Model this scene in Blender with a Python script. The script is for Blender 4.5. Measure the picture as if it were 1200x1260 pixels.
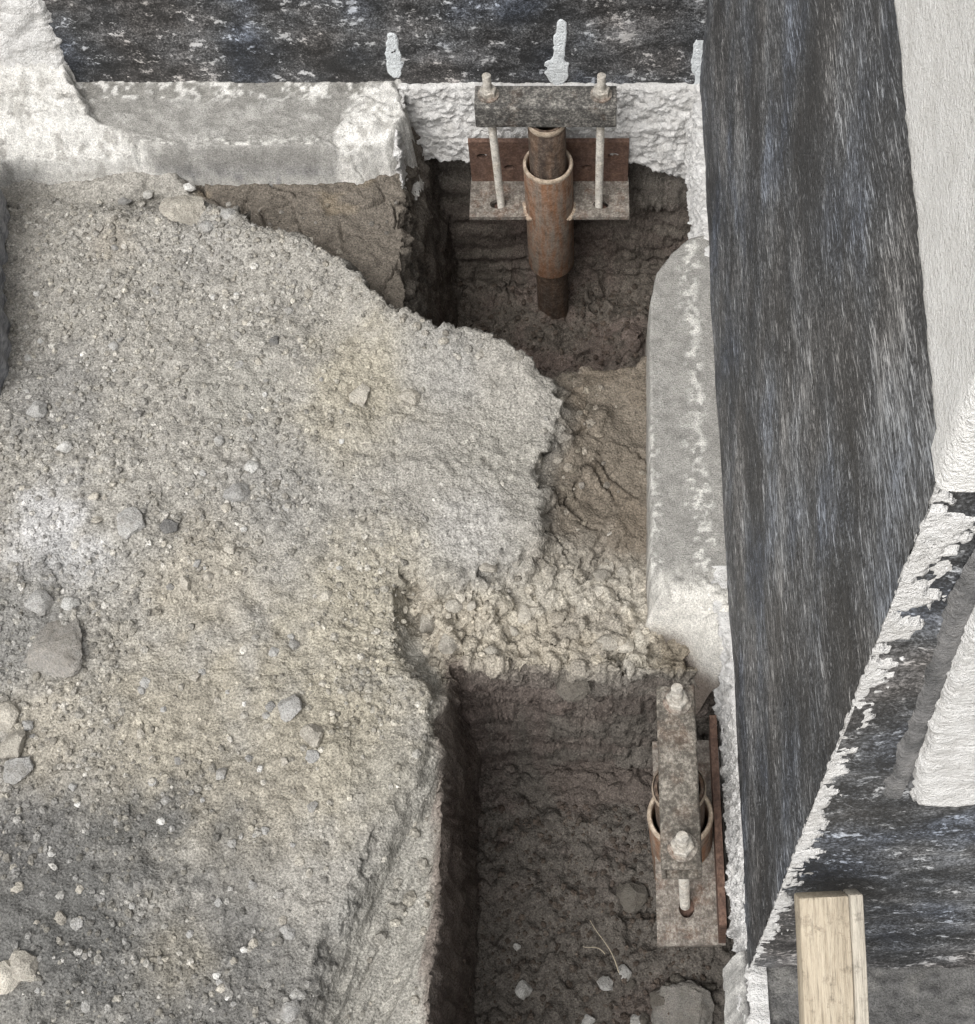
import bpy, bmesh, math, random
import numpy as np
from mathutils import Vector, Matrix

for o in list(bpy.data.objects):
    bpy.data.objects.remove(o, do_unlink=True)
scene = bpy.context.scene
COL = scene.collection
R = math.radians

# ------------------------------------------------------------------ camera
TILT = R(29.7); CAMZ = 1.83; FPX = 1700.0; CX = 720.0; CY = 630.0
cam_d = bpy.data.cameras.new('camera')
cam = bpy.data.objects.new('camera', cam_d); COL.objects.link(cam)
cam.location = (0, 0, CAMZ); cam.rotation_euler = (TILT, 0, 0)
cam_d.sensor_fit = 'HORIZONTAL'; cam_d.sensor_width = 36.0
cam_d.lens = FPX / 1200 * 36.0
cam_d.shift_x = -(CX - 600) / 1200
cam_d.clip_start = 0.02; cam_d.clip_end = 400
scene.camera = cam

# ------------------------------------------------------------------ sky, sun, exposure
SUN_EL, SUN_ROT = R(54), R(206)
w = bpy.data.worlds.new('World'); scene.world = w; w.use_nodes = True
nt = w.node_tree; nt.nodes.clear()
sky = nt.nodes.new('ShaderNodeTexSky'); sky.sky_type = 'NISHITA'; sky.sun_disc = False
sky.sun_elevation = SUN_EL; sky.sun_rotation = SUN_ROT
sky.air_density = 1.0; sky.dust_density = 4.0; sky.ozone_density = 1.0
hs = nt.nodes.new('ShaderNodeHueSaturation'); hs.inputs['Saturation'].default_value = 0.22   # overcast: grey sky
bg = nt.nodes.new('ShaderNodeBackground'); bg.inputs['Strength'].default_value = 0.12
wo = nt.nodes.new('ShaderNodeOutputWorld')
nt.links.new(sky.outputs[0], hs.inputs['Color']); nt.links.new(hs.outputs[0], bg.inputs['Color'])
nt.links.new(bg.outputs[0], wo.inputs['Surface'])
sun_d = bpy.data.lights.new('sun', 'SUN'); sun_d.energy = 1.5; sun_d.angle = R(40); sun_d.color = (1, 0.985, 0.965)
sun = bpy.data.objects.new('sun', sun_d); COL.objects.link(sun)
sd = Vector((math.sin(SUN_ROT) * math.cos(SUN_EL), math.cos(SUN_ROT) * math.cos(SUN_EL), math.sin(SUN_EL)))
sun.rotation_euler = sd.to_track_quat('Z', 'Y').to_euler()
scene.view_settings.view_transform = 'Standard'; scene.view_settings.look = 'None'
scene.view_settings.gamma = 1; scene.view_settings.use_curve_mapping = False
scene.view_settings.exposure = 0.68
scene.render.engine = 'CYCLES'
scene.cycles.adaptive_threshold = 0.015; scene.cycles.use_denoising = True; scene.cycles.denoising_prefilter = 'NONE'; scene.cycles.max_bounces = 4; scene.cycles.diffuse_bounces = 3; scene.cycles.glossy_bounces = 2

# ------------------------------------------------------------------ helpers
CT, ST = math.cos(TILT), math.sin(TILT)
def ray(px, py):
    u, v = (px - CX) / FPX, (CY - py) / FPX
    return u, v * CT + ST, v * ST - CT
def atz(px, py, z):
    x, y, d = ray(px, py); k = (z - CAMZ) / d
    return (x * k, y * k)
def atY(px, py, Y):
    x, y, d = ray(px, py); k = Y / y
    return (x * k, CAMZ + d * k)          # X, z
def atX(px, py, X):
    x, y, d = ray(px, py); k = X / x
    return (y * k, CAMZ + d * k)          # Y, z
def srgb(r, g, b):
    f = lambda c: (c / 12.92) if c <= 0.04045 else ((c + 0.055) / 1.055) ** 2.4
    return tuple(f(c / 255.0) for c in (r, g, b))

def _hash(ix, iy, iz, seed):
    h = (ix.astype(np.int64) * 374761393 + iy.astype(np.int64) * 668265263 + iz.astype(np.int64) * 2147483647 + seed * 974711) & 0xFFFFFFFF
    h = ((h ^ (h >> 13)) * 1274126177) & 0xFFFFFFFF
    h = ((h ^ (h >> 16)) * 2246822519) & 0xFFFFFFFF
    h = h ^ (h >> 15)
    return (h & 0xFFFFFF) / float(0xFFFFFF)
def vnoise(x, y, z, seed=0):
    x = np.asarray(x, float); y = np.asarray(y, float) + 0 * x; z = np.asarray(z, float) + 0 * x
    ix, iy, iz = np.floor(x), np.floor(y), np.floor(z)
    fx, fy, fz = x - ix, y - iy, z - iz
    fx = fx * fx * (3 - 2 * fx); fy = fy * fy * (3 - 2 * fy); fz = fz * fz * (3 - 2 * fz)
    r = 0
    for dx in (0, 1):
        for dy in (0, 1):
            for dz in (0, 1):
                wgt = (fx if dx else 1 - fx) * (fy if dy else 1 - fy) * (fz if dz else 1 - fz)
                r = r + wgt * _hash(ix + dx, iy + dy, iz + dz, seed)
    return r * 2 - 1
def fbm(x, y, z, f, octv=4, seed=0, gain=0.5):
    a, s, n = 1.0, 0.0, 0.0
    for i in range(octv):
        s = s + a * vnoise(x * f, y * f, np.asarray(z) * f, seed + i * 17); n += a
        a *= gain; f *= 2.03
    return s / n
def worley(x, y, f, seed=0):
    """2D worley: F1, F2, random value of the nearest cell"""
    x = x * f; y = y * f
    ix, iy = np.floor(x), np.floor(y)
    z0 = np.zeros_like(ix)
    f1 = np.full(x.shape, 9.0); f2 = np.full(x.shape, 9.0); cid = np.zeros(x.shape)
    for dx in (-1, 0, 1):
        for dy in (-1, 0, 1):
            cx, cy = ix + dx, iy + dy
            d = np.hypot(cx + _hash(cx, cy, z0, seed) - x, cy + _hash(cx, cy, z0 + 1, seed) - y)
            c = _hash(cx, cy, z0 + 2, seed)
            m = d < f1
            f2 = np.where(m, f1, np.minimum(f2, d)); cid = np.where(m, c, cid); f1 = np.where(m, d, f1)
    return f1, f2, cid
def sst(a, b, x):
    t = np.clip((x - a) / (b - a), 0, 1)
    return t * t * (3 - 2 * t)
def sdf(poly, x, y):
    """signed distance to polygon, negative inside"""
    d = np.full(x.shape, 1e9); ins = np.zeros(x.shape, bool)
    n = len(poly)
    for i in range(n):
        ax, ay = poly[i]; bx, by = poly[(i + 1) % n]
        ex, ey = bx - ax, by - ay
        t = np.clip(((x - ax) * ex + (y - ay) * ey) / (ex * ex + ey * ey + 1e-12), 0, 1)
        d = np.minimum(d, np.hypot(x - ax - t * ex, y - ay - t * ey))
        if ay != by:
            c = ((ay > y) != (by > y)) & (x < (bx - ax) * (y - ay) / (by - ay) + ax)
            ins ^= c
    return np.where(ins, -d, d)
def sdl(line, x, y):
    """distance to polyline"""
    d = np.full(x.shape, 1e9)
    for i in range(len(line) - 1):
        ax, ay = line[i]; bx, by = line[i + 1]
        ex, ey = bx - ax, by - ay
        t = np.clip(((x - ax) * ex + (y - ay) * ey) / (ex * ex + ey * ey + 1e-12), 0, 1)
        d = np.minimum(d, np.hypot(x - ax - t * ex, y - ay - t * ey))
    return d

def tag(o, label=None, cat=None, group=None, kind=None):
    if label: o['label'] = label
    if cat: o['category'] = cat
    if group: o['group'] = group
    if kind: o['kind'] = kind
    return o
def empty(name, loc, rot=(0, 0, 0)):
    o = bpy.data.objects.new(name, None); COL.objects.link(o)
    o.location = loc; o.rotation_euler = rot; o.empty_display_size = 0.05
    return o
def link(name, me, mat, parent=None, loc=None):
    o = bpy.data.objects.new(name, me); COL.objects.link(o)
    if mat is not None and not me.materials: me.materials.append(mat)
    if parent is not None:
        o.parent = parent
    if loc is not None: o.location = loc
    return o
def world_child(o, parent):
    """parent keeping the mesh's world coordinates (parents here are unrotated Empties)"""
    o.parent = parent
    o.location = Vector(o.location) - Vector(parent.location) if parent.parent is None else o.location
    return o
def grid_mesh(name, P, smooth=True, col=None, flip=False, keep=None):
    """P: (rows, cols, 3) array -> mesh"""
    nr, nc = P.shape[:2]
    me = bpy.data.meshes.new(name)
    me.vertices.add(nr * nc); me.vertices.foreach_set('co', P.reshape(-1).astype(np.float32))
    i = np.arange((nr - 1) * (nc - 1)); r = i // (nc - 1); c = i % (nc - 1); a = r * nc + c
    q = np.stack([a, a + 1, a + nc + 1, a + nc], 1)
    if flip: q = q[:, ::-1]
    if keep is not None: q = q[keep.reshape(-1)[q].all(1)]
    me.loops.add(q.size); me.loops.foreach_set('vertex_index', q.reshape(-1).astype(np.int32))
    me.polygons.add(len(q)); me.polygons.foreach_set('loop_start', (np.arange(len(q)) * 4).astype(np.int32))
    me.polygons.foreach_set('use_smooth', np.full(len(q), smooth))
    if col is not None:
        at = me.color_attributes.new('Col', 'FLOAT_COLOR', 'POINT')
        cc = np.concatenate([col.reshape(-1, 3), np.ones((nr * nc, 1))], 1)
        at.data.foreach_set('color', cc.reshape(-1).astype(np.float32))
    me.update(calc_edges=True); me.validate()
    return me
def bm_mesh(name, bm, smooth=False, sharp=None):
    me = bpy.data.meshes.new(name); bm.normal_update(); bm.to_mesh(me); bm.free()
    if smooth:
        me.polygons.foreach_set('use_smooth', np.full(len(me.polygons), True))
        if sharp: me.set_sharp_from_angle(angle=R(sharp))
    return me
def bm_box(bm, x0, x1, y0, y1, z0, z1, bev=0.0, seg=2):
    g = bmesh.ops.create_cube(bm, size=1)
    vs = g['verts']
    for v in vs:
        v.co = Vector(((x0 + x1) / 2 + v.co.x * (x1 - x0), (y0 + y1) / 2 + v.co.y * (y1 - y0), (z0 + z1) / 2 + v.co.z * (z1 - z0)))
    if bev:
        es = list({e for v in vs for e in v.link_edges})
        bmesh.ops.bevel(bm, geom=es, offset=bev, segments=seg, affect='EDGES', profile=0.5)
def lathe(profile, n=32, closed=False):
    """profile: list of (r, z)"""
    bm = bmesh.new(); rings = []
    for r, z in profile:
        rings.append([bm.verts.new((r * math.cos(2 * math.pi * i / n), r * math.sin(2 * math.pi * i / n), z)) for i in range(n)])
    m = len(rings)
    for k in range(m if closed else m - 1):
        a, b = rings[k], rings[(k + 1) % m]
        for i in range(n):
            bm.faces.new((a[i], a[(i + 1) % n], b[(i + 1) % n], b[i]))
    bmesh.ops.recalc_face_normals(bm, faces=bm.faces)
    return bm

# ------------------------------------------------------------------ materials
class N:
    def __init__(self, name):
        self.m = bpy.data.materials.new(name); self.m.use_nodes = True
        self.t = self.m.node_tree; self.t.nodes.clear()
        self.out = self.t.nodes.new('ShaderNodeOutputMaterial')
        self.b = self.t.nodes.new('ShaderNodeBsdfPrincipled')
        self.t.links.new(self.b.outputs[0], self.out.inputs[0])
        self.co = self.t.nodes.new('ShaderNodeTexCoord').outputs['Object']
    def n(self, ty, **kw):
        x = self.t.nodes.new(ty)
        for k, v in kw.items(): setattr(x, k, v)
        return x
    def set(self, s, v):
        if isinstance(v, bpy.types.NodeSocket): self.t.links.new(v, s)
        else: s.default_value = v if not (isinstance(v, tuple) and len(v) == 3 and s.type == 'RGBA') else (*v, 1)
    def map(self, scale=(1, 1, 1), rot=(0, 0, 0), src=None):
        x = self.n('ShaderNodeMapping'); self.set(x.inputs['Vector'], src or self.co)
        x.inputs['Scale'].default_value = scale; x.inputs['Rotation'].default_value = rot
        return x.outputs[0]
    def noise(self, scale, detail=6, rough=0.6, vec=None, dist=0.0):
        x = self.n('ShaderNodeTexNoise'); self.set(x.inputs['Vector'], vec or self.co)
        x.inputs['Scale'].default_value = scale; x.inputs['Detail'].default_value = detail
        x.inputs['Roughness'].default_value = rough; x.inputs['Distortion'].default_value = dist
        return x.outputs[0]
    def vor(self, scale, feature='F1', out='Distance', vec=None):
        x = self.n('ShaderNodeTexVoronoi', feature=feature); self.set(x.inputs['Vector'], vec or self.co)
        x.inputs['Scale'].default_value = scale
        return x.outputs[out]
    def ramp(self, fac, *stops):
        x = self.n('ShaderNodeValToRGB'); self.set(x.inputs[0], fac)
        el = x.color_ramp.elements
        while len(el) < len(stops): el.new(0.5)
        for e, (p, c) in zip(el, stops):
            e.position = p; e.color = (c, c, c, 1) if not isinstance(c, tuple) else (*c, 1)
        return x.outputs[0]
    def mix(self, f, a, b, mode='MIX'):
        x = self.n('ShaderNodeMix', data_type='RGBA', blend_type=mode)
        self.set(x.inputs[0], f); self.set(x.inputs[6], a); self.set(x.inputs[7], b)
        return x.outputs[2]
    def math(self, op, a, b=0.0):
        x = self.n('ShaderNodeMath', operation=op); self.set(x.inputs[0], a); self.set(x.inputs[1], b)
        return x.outputs[0]
    def bump(self, h, dist, strength=1.0, prev=None):
        x = self.n('ShaderNodeBump'); x.inputs['Distance'].default_value = dist; x.inputs['Strength'].default_value = strength
        self.set(x.inputs['Height'], h)
        if prev: self.set(x.inputs['Normal'], prev)
        return x.outputs[0]
    def done(self, col, rough=0.9, metal=0.0, normal=None, spec=0.3):
        self.set(self.b.inputs['Base Color'], col); self.set(self.b.inputs['Roughness'], rough)
        self.set(self.b.inputs['Metallic'], metal); self.set(self.b.inputs['Specular IOR Level'], spec)
        if normal: self.set(self.b.inputs['Normal'], normal)
        return self.m

def soil_material(name='soil'):
    m = N(name)
    at = m.n('ShaderNodeAttribute', attribute_name='Col').outputs['Color']
    vo = m.n('ShaderNodeTexVoronoi'); m.set(vo.inputs['Vector'], m.co); vo.inputs['Scale'].default_value = 230
    cellv = m.ramp(vo.outputs['Color'], (0.05, 0.72), (0.45, 1.0), (0.85, 1.12), (0.98, 1.6))
    nf = m.noise(330, 3, 0.75)
    fine = m.ramp(nf, (0.31, 0.46), (0.5, 1.0), (0.69, 1.6))
    mid = m.ramp(m.noise(50, 4, 0.7), (0.28, 0.66), (0.5, 0.86), (0.72, 1.05))
    dusty = m.ramp(m.noise(9, 3, 0.6), (0.42, 0.35), (0.58, 1.0))
    c = m.mix(dusty, at, cellv, 'MULTIPLY'); c = m.mix(1.0, c, fine, 'MULTIPLY'); c = m.mix(1.0, c, mid, 'MULTIPLY')
    h = m.math('ADD', m.math('MULTIPLY', vo.outputs['Distance'], 0.9), m.math('MULTIPLY', nf, 1.3))
    return m.done(c, 0.95, normal=m.bump(h, 0.0030, 0.65), spec=0.15)

def white_mortar(name, c0=(0.80, 0.79, 0.77), c1=(0.62, 0.605, 0.58), dirt=0.30):
    m = N(name)
    a = m.noise(30, 6, 0.75); b = m.noise(240, 4, 0.75)
    col = m.mix(m.ramp(a, (0.36, 0.0), (0.60, 1.0)), c1, c0)
    col = m.mix(m.ramp(m.math('ADD', m.math('MULTIPLY', a, 0.4), m.math('MULTIPLY', b, 0.6)), (0.56, 0.0), (0.68, dirt)), col, (0.26, 0.245, 0.225))
    col = m.mix(m.ramp(b, (0.30, 0.55), (0.40, 0.0)), col, (0.30, 0.29, 0.275))
    h = m.math('ADD', m.math('MULTIPLY', a, 2.6), b)
    return m.done(col, 0.92, normal=m.bump(h, 0.0045, 0.9), spec=0.2)

def concrete(name):
    m = N(name)
    at = m.n('ShaderNodeAttribute', attribute_name='Col').outputs['Color']
    a = m.noise(45, 5, 0.75); b = m.noise(420, 3, 0.75)
    col = m.mix(1.0, m.mix(1.0, at, m.ramp(a, (0.3, 0.74), (0.7, 1.28)), 'MULTIPLY'), m.ramp(b, (0.3, 0.50), (0.5, 1.0), (0.70, 1.45)), 'MULTIPLY')
    return m.done(col, 0.93, normal=m.bump(m.math('ADD', m.math('MULTIPLY', a, 1.5), b), 0.003, 0.8), spec=0.2)

def coating(name, stretch, rot=(0, 0, 0), wet=0.4, dark=0.022, light=0.36, thr=(0.42, 0.52, 0.66), mot=6, grain=0.35, blot=0.36, scr=(0.9, 0.55, 0.9), fin=(3.4, 2.2, 3.4), tints=((1.05, 0.99, 0.95), (0.98, 1.0, 1.03), (0.86, 0.96, 1.16)), sth=(0.55, 0.595)):
    """black brushed-on damp-proofing, worn in strokes along the axis with the small scale"""
    m = N(name)
    s1 = m.noise(1.0, 5, 0.75, m.map(stretch, rot), 0.15)
    s2 = m.noise(1.0, 3, 0.75, m.map(tuple(k * 3.4 for k in stretch), rot))
    mo = m.noise(mot, 6, 0.75, m.map((1.6, 0.6, 1) if stretch[1] < 50 else (0.8, 1, 1.5)))
    gr = m.noise(330, 2, 0.8)
    s = m.math('ADD', m.math('MULTIPLY', s1, 0.55 - grain * .3), m.math('MULTIPLY', s2, 0.45 - grain * .3))
    s = m.math('ADD', s, m.math('MULTIPLY', gr, grain * .6))
    s = m.math('ADD', s, m.math('MULTIPLY', m.math('SUBTRACT', mo, 0.5), blot))
    lum = m.ramp(s, (thr[0], dark), (thr[1], dark * 2.0 + 0.025), (thr[2], light * 0.55))
    sa = m.noise(1.0, 2, 0.7, m.map(tuple(k * q for k, q in zip(stretch, scr)), (0.02, 0.03, 0.01)))
    sb = m.noise(1.0, 3, 0.75, m.map(tuple(k * q * f for k, q, f in zip(stretch, scr, fin)), (0.03, 0.01, 0.02)))
    sc = m.math('ADD', m.math('MULTIPLY', sa, 0.30), m.math('ADD', m.math('MULTIPLY', sb, 0.45), m.math('MULTIPLY', mo, 0.25)))
    sc = m.ramp(sc, (sth[0], 0.0), (sth[1], 1.0))
    c = m.mix(m.math('MULTIPLY', sc, 0.75), lum, (light * 1.35, light * 1.35, light * 1.33))
    bl = m.n('ShaderNodeTexNoise'); m.set(bl.inputs['Vector'], m.co); bl.inputs['Scale'].default_value = 6; bl.inputs['Detail'].default_value = 3
    tint = m.ramp(bl.outputs[0], (0.38, tints[0]), (0.54, tints[1]), (0.68, tints[2]))
    c = m.mix(1.0, c, tint, 'MULTIPLY')
    h = m.math('ADD', m.math('ADD', m.math('MULTIPLY', s2, 0.6), m.math('MULTIPLY', sc, 0.25)), m.math('MULTIPLY', gr, 0.7))
    return m.done(c, m.ramp(s, (0.4, 0.5), (0.7, 0.85)), normal=m.bump(h, 0.003, 0.6), spec=wet)

def steel(name, base, rust, amt=(0.4, 0.65), dust=(0.33, 0.30, 0.26), dustamt=0.4, rough=0.75, metal=0.35, stretch=(1, 1, 1)):
    m = N(name)
    a = m.noise(26, 6, 0.72, m.map(stretch)); f = m.noise(230, 4, 0.78); k = m.noise(70, 4, 0.7)
    c = m.mix(m.ramp(a, (amt[0], 0.0), (amt[1], 1.0)), base, rust)
    c = m.mix(m.ramp(m.math('ADD', m.math('MULTIPLY', f, 0.6), m.math('MULTIPLY', k, 0.4)), (0.47, 0.0), (0.62, dustamt)), c, dust)
    c = m.mix(1.0, c, m.ramp(k, (0.3, 0.55), (0.5, 1.0), (0.72, 1.25)), 'MULTIPLY')
    c = m.mix(1.0, c, m.ramp(f, (0.3, 0.6), (0.5, 1.0), (0.7, 1.3)), 'MULTIPLY')
    return m.done(c, rough, metal, m.bump(m.math('ADD', f, k), 0.0014, 0.7), 0.4)

def wood(name, c0, c1, axis_scale):
    m = N(name)
    g = m.noise(1.0, 6, 0.75, m.map(axis_scale), 0.8); f = m.noise(1.0, 4, 0.75, m.map(tuple(k * 3.5 for k in axis_scale)))
    k = m.noise(38, 5, 0.75)
    c = m.mix(m.ramp(g, (0.38, 0.0), (0.60, 1.0)), c0, c1)
    c = m.mix(1.0, c, m.ramp(f, (0.32, 0.55), (0.48, 1.0), (0.7, 1.15)), 'MULTIPLY')
    c = m.mix(m.ramp(k, (0.54, 0.0), (0.66, 0.75)), c, tuple(q * 0.42 for q in c0))
    return m.done(c, 0.85, normal=m.bump(m.math('ADD', g, f), 0.002, 0.8), spec=0.2)

def stone_mat(name, c0, c1):
    m = N(name)
    m.co = m.n('ShaderNodeNewGeometry').outputs['Position']
    a = m.noise(70, 5, 0.75); f = m.noise(420, 3, 0.75)
    c = m.mix(m.ramp(a, (0.35, 0.0), (0.65, 1.0)), c0, c1)
    c = m.mix(1.0, c, m.ramp(f, (0.3, 0.58), (0.5, 1.0), (0.70, 1.38)), 'MULTIPLY')
    c = m.mix(m.ramp(m.noise(26, 5, 0.75), (0.46, 0.0), (0.64, 0.65)), c, (0.20, 0.185, 0.16))
    ri = m.n('ShaderNodeObjectInfo').outputs['Random']
    c = m.mix(1.0, c, m.ramp(ri, (0.0, 0.78), (1.0, 1.15)), 'MULTIPLY')
    return m.done(c, 0.95, normal=m.bump(m.math('ADD', m.math('MULTIPLY', a, 2.0), f), 0.003, 0.9), spec=0.15)
M = {}
M['soil'] = soil_material()
M['mortar'] = white_mortar('white_mortar')
M['concrete_trim'] = white_mortar('grey_trim', (0.26, 0.255, 0.25), (0.10, 0.10, 0.10), 0.5)
M['mortar_soiled'] = white_mortar('soiled_mortar', (0.55, 0.54, 0.52), (0.33, 0.32, 0.30), 0.6)
M['concrete'] = concrete('footing_concrete')
M['coat_side'] = coating('side_wall_coating', (150, 24, 210), grain=0.95, light=0.40, thr=(0.42, 0.53, 0.68), blot=0.30, scr=(1.6, 1.1, 1.6), fin=(2.2, 3.0, 2.0), dark=0.020, tints=((1.02, 1.0, 0.98), (0.97, 1.0, 1.04), (0.88, 0.97, 1.14)), sth=(0.528, 0.585))
M['coat_back'] = coating('back_wall_coating', (36, 60, 56), light=0.42, mot=7, grain=0.9, thr=(0.44, 0.53, 0.66), blot=0.62, scr=(0.6, 0.8, 0.6))
M['coat_end'] = coating('end_wall_coating', (46, 60, 70), light=0.40, mot=9, grain=0.9, thr=(0.44, 0.53, 0.66), blot=0.6, scr=(0.5, 0.8, 0.5))
M['plaster'] = white_mortar('white_plaster', (0.87, 0.86, 0.83), (0.79, 0.775, 0.74), 0.10)
M['drip'] = white_mortar('white_paint', (0.80, 0.83, 0.84), (0.68, 0.71, 0.72), 0.1)
M['beam'] = steel('dusty_steel', (0.10, 0.095, 0.088), (0.13, 0.09, 0.065), (0.55, 0.75), (0.30, 0.285, 0.255), 0.85)
M['beam_b'] = steel('dusty_tan_steel', (0.14, 0.125, 0.105), (0.17, 0.125, 0.095), (0.48, 0.68), (0.31, 0.285, 0.245), 0.8)
M['plate'] = steel('dusty_plate', (0.20, 0.175, 0.15), (0.20, 0.11, 0.07), (0.5, 0.72), (0.36, 0.34, 0.30), 0.75)
M['rust'] = steel('rusty_plate', (0.10, 0.06, 0.046), (0.14, 0.08, 0.055), (0.4, 0.65), (0.20, 0.15, 0.12), 0.3, metal=0.1)
M['sleeve'] = steel('rusty_sleeve', (0.30, 0.15, 0.08), (0.28, 0.23, 0.185), (0.42, 0.6), (0.26, 0.22, 0.18), 0.45, stretch=(2.2, 2.2, 0.35), metal=0.15)
M['pipe'] = steel('dark_pipe', (0.07, 0.05, 0.038), (0.15, 0.09, 0.055), (0.45, 0.7), (0.20, 0.17, 0.14), 0.4, stretch=(2.2, 2.2, 0.4), metal=0.15)
M['rim'] = steel('worn_rim', (0.40, 0.32, 0.24), (0.30, 0.20, 0.14), (0.5, 0.75), (0.45, 0.40, 0.33), 0.6, metal=0.1)
M['zinc'] = steel('galvanised_rod', (0.44, 0.415, 0.37), (0.30, 0.25, 0.19), (0.48, 0.72), (0.50, 0.47, 0.42), 0.5, rough=0.6, metal=0.2)
M['nut'] = steel('worn_nut', (0.42, 0.395, 0.35), (0.28, 0.23, 0.175), (0.45, 0.7), (0.48, 0.45, 0.40), 0.6, rough=0.6, metal=0.2)
M['dark'] = N('slot_shade').done((0.03, 0.027, 0.024), 0.9)  # flat near-black standing in for shade behind the back plate slots
M['lumber'] = wood('raw_lumber', (0.35, 0.295, 0.22), (0.45, 0.39, 0.30), (130, 130, 9))
M['lumber_grey'] = wood('weathered_lumber', (0.36, 0.325, 0.27), (0.45, 0.41, 0.34), (130, 130, 9))
M['plank'] = wood('grey_plank', (0.22, 0.225, 0.24), (0.44, 0.445, 0.46), (110, 8, 110))
M['stone'] = stone_mat('grey_stone', (0.33, 0.325, 0.31), (0.44, 0.43, 0.41))
M['stone_tan'] = stone_mat('tan_stone', (0.42, 0.39, 0.335), (0.52, 0.485, 0.42))
M['stone_white'] = stone_mat('white_pebble', (0.56, 0.55, 0.52), (0.68, 0.67, 0.64))
M['stone_dark'] = stone_mat('dark_stone', (0.12, 0.118, 0.115), (0.18, 0.175, 0.165))
M['clod'] = stone_mat('dark_clod', (0.10, 0.09, 0.077), (0.15, 0.135, 0.115))
M['rock'] = stone_mat('big_rock', (0.27, 0.26, 0.24), (0.36, 0.335, 0.30))
M['chunk'] = stone_mat('white_fragment', (0.50, 0.49, 0.47), (0.66, 0.65, 0.63))
M['straw'] = N('straw').done((0.42, 0.37, 0.28), 0.8)

# ------------------------------------------------------------------ levels and planes
ZF = 0.10            # top of the footing
WY = 1.85            # face of the back wall
WX = 0.20            # face of the side wall
CORY = atz(925, 1190, ZF)[1]     # outer corner of the side wall
ZT = 1.22            # top of the black coating on the side wall
F1Z, F2Z = -0.45, -0.36          # floors of the two pits
random.seed(4); rng = np.random.default_rng(7)

def pz(pts, z): return [atz(x, y, z) for x, y in pts]
ZP = 0.075
# pit 1 (back), pit 2 (front), lower ledges: outlines on the soil
PIT1 = pz([(492, 392), (545, 414), (625, 424), (668, 470)], ZP) + pz([(700, 466), (800, 448)], 0.02) + \
       [(0.33, 1.36), (0.33, 1.93), (-0.315, 1.93), (-0.318, 1.6)]
PIT2 = [(-0.192, 0.785), (-0.10, 0.79), (0.05, 0.785), (0.33, 0.78), (0.33, 0.02), (-0.196, 0.02), (-0.196, 0.45)]
SHELF = pz([(640, 425), (665, 462), (690, 497), (668, 545), (660, 560), (658, 640), (622, 690), (560, 712), (488, 690), (486, 745), (510, 800), (530, 830)], ZP) + \
        [(-0.15, 0.70), (0.33, 0.70), (0.33, 1.40), (0.0, 1.42)]
SIDE = pz([(490, 720), (482, 800), (520, 850), (528, 890), (478, 985), (440, 1065), (402, 1150), (385, 1200), (362, 1290)], ZP) + \
       [(-0.35, 0.1), (-0.18, 0.1), (-0.15, 0.80), (-0.2, 0.86)]
BACKLOW = pz([(255, 247), (300, 268), (345, 285), (400, 312), (440, 347), (492, 395)], ZP + .01) + [(-0.2, 1.5), (-0.2, 1.9), (-0.95, 1.9), (-0.72, 1.70)]
CREST = pz([(120, 250), (190, 262), (230, 250), (300, 282), (400, 325), (440, 358), (500, 402), (560, 425), (630, 435)], ZP + .01)

def base_height(X, Y):
    n1 = fbm(X, Y, 0, 5, 4, 3); n2 = fbm(X, Y, 0, 22, 4, 9); n3 = fbm(X, Y, 0, 60, 3, 13)
    z = ZP + 0.016 * n1
    z = z - 0.034 * sst(1.48, 1.70, Y) - 0.02 * sst(-0.55, -0.95, X)
    z = z + sst(1.64, 1.70, Y) * (0.018 * fbm(X, Y, 0, 12, 3, 241))
    hx, hy = atz(185, 238, 0.05)
    z = z - 0.035 * np.exp(-(((X - hx) / 0.075) ** 2 + ((Y - hy) / 0.028) ** 2))
    # crest thrown up along the edge of the dig
    dc = sdl(CREST, X, Y)
    z = z + 0.022 * np.exp(-(dc / 0.05) ** 2)
    # low soil under the footing edge behind the crest
    s = sdf(BACKLOW, X, Y) + 0.010 * n2 + 0.004 * n3
    z = z + (0.014 + 0.006 * n1 - z) * sst(0.0, 0.028, -s)
    # front right side ledge
    s = sdf(SIDE, X, Y) + 0.014 * n1 + 0.004 * n2
    zl = 0.0 + 0.012 * n1 + 0.03 * sst(0.75, 0.9, Y)
    z = z + (zl - z) * (0.62 * sst(-0.004, 0.040, -s) + 0.38 * sst(0.0, 0.10, -s))
    # shelf between the pits
    s = sdf(SHELF, X, Y) + 0.016 * n2 + 0.004 * n3
    zs = 0.018 + 0.010 * n1 + 0.012 * n2 - 0.020 * sst(0.98, 0.80, Y) + 0.02 * sst(-0.05, -0.18, X)
    z = z + (zs - z) * (0.62 * sst(-0.004, 0.034, -s) + 0.38 * sst(0.0, 0.12, -s))
    # pits
    nl = fbm(X, Y, 0, 6, 2, 5); fr = sst(1.62, 1.5, Y); s = sdf(PIT1, X, Y) + 0.008 * nl + fr * (0.010 * n2 + 0.004 * n3)
    zf = F1Z + 0.02 * n1 + 0.012 * n2 + 0.10 * sst(1.62, 1.36, Y) + 0.05 * sst(0.0, 0.12, X) * sst(1.75, 1.5, Y)
    z = z + (zf - z) * sst(0.0, 0.055, -s)
    nl = fbm(X, Y, 0, 6, 2, 5); s = sdf(PIT2, X, Y) + 0.008 * nl
    zf = F2Z + 0.012 * n1 + 0.014 * n2 + 0.006 * n3
    z = z + (zf - z) * sst(0.0, 0.024, -s)
    # soil stays down under the building
    return z

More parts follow.
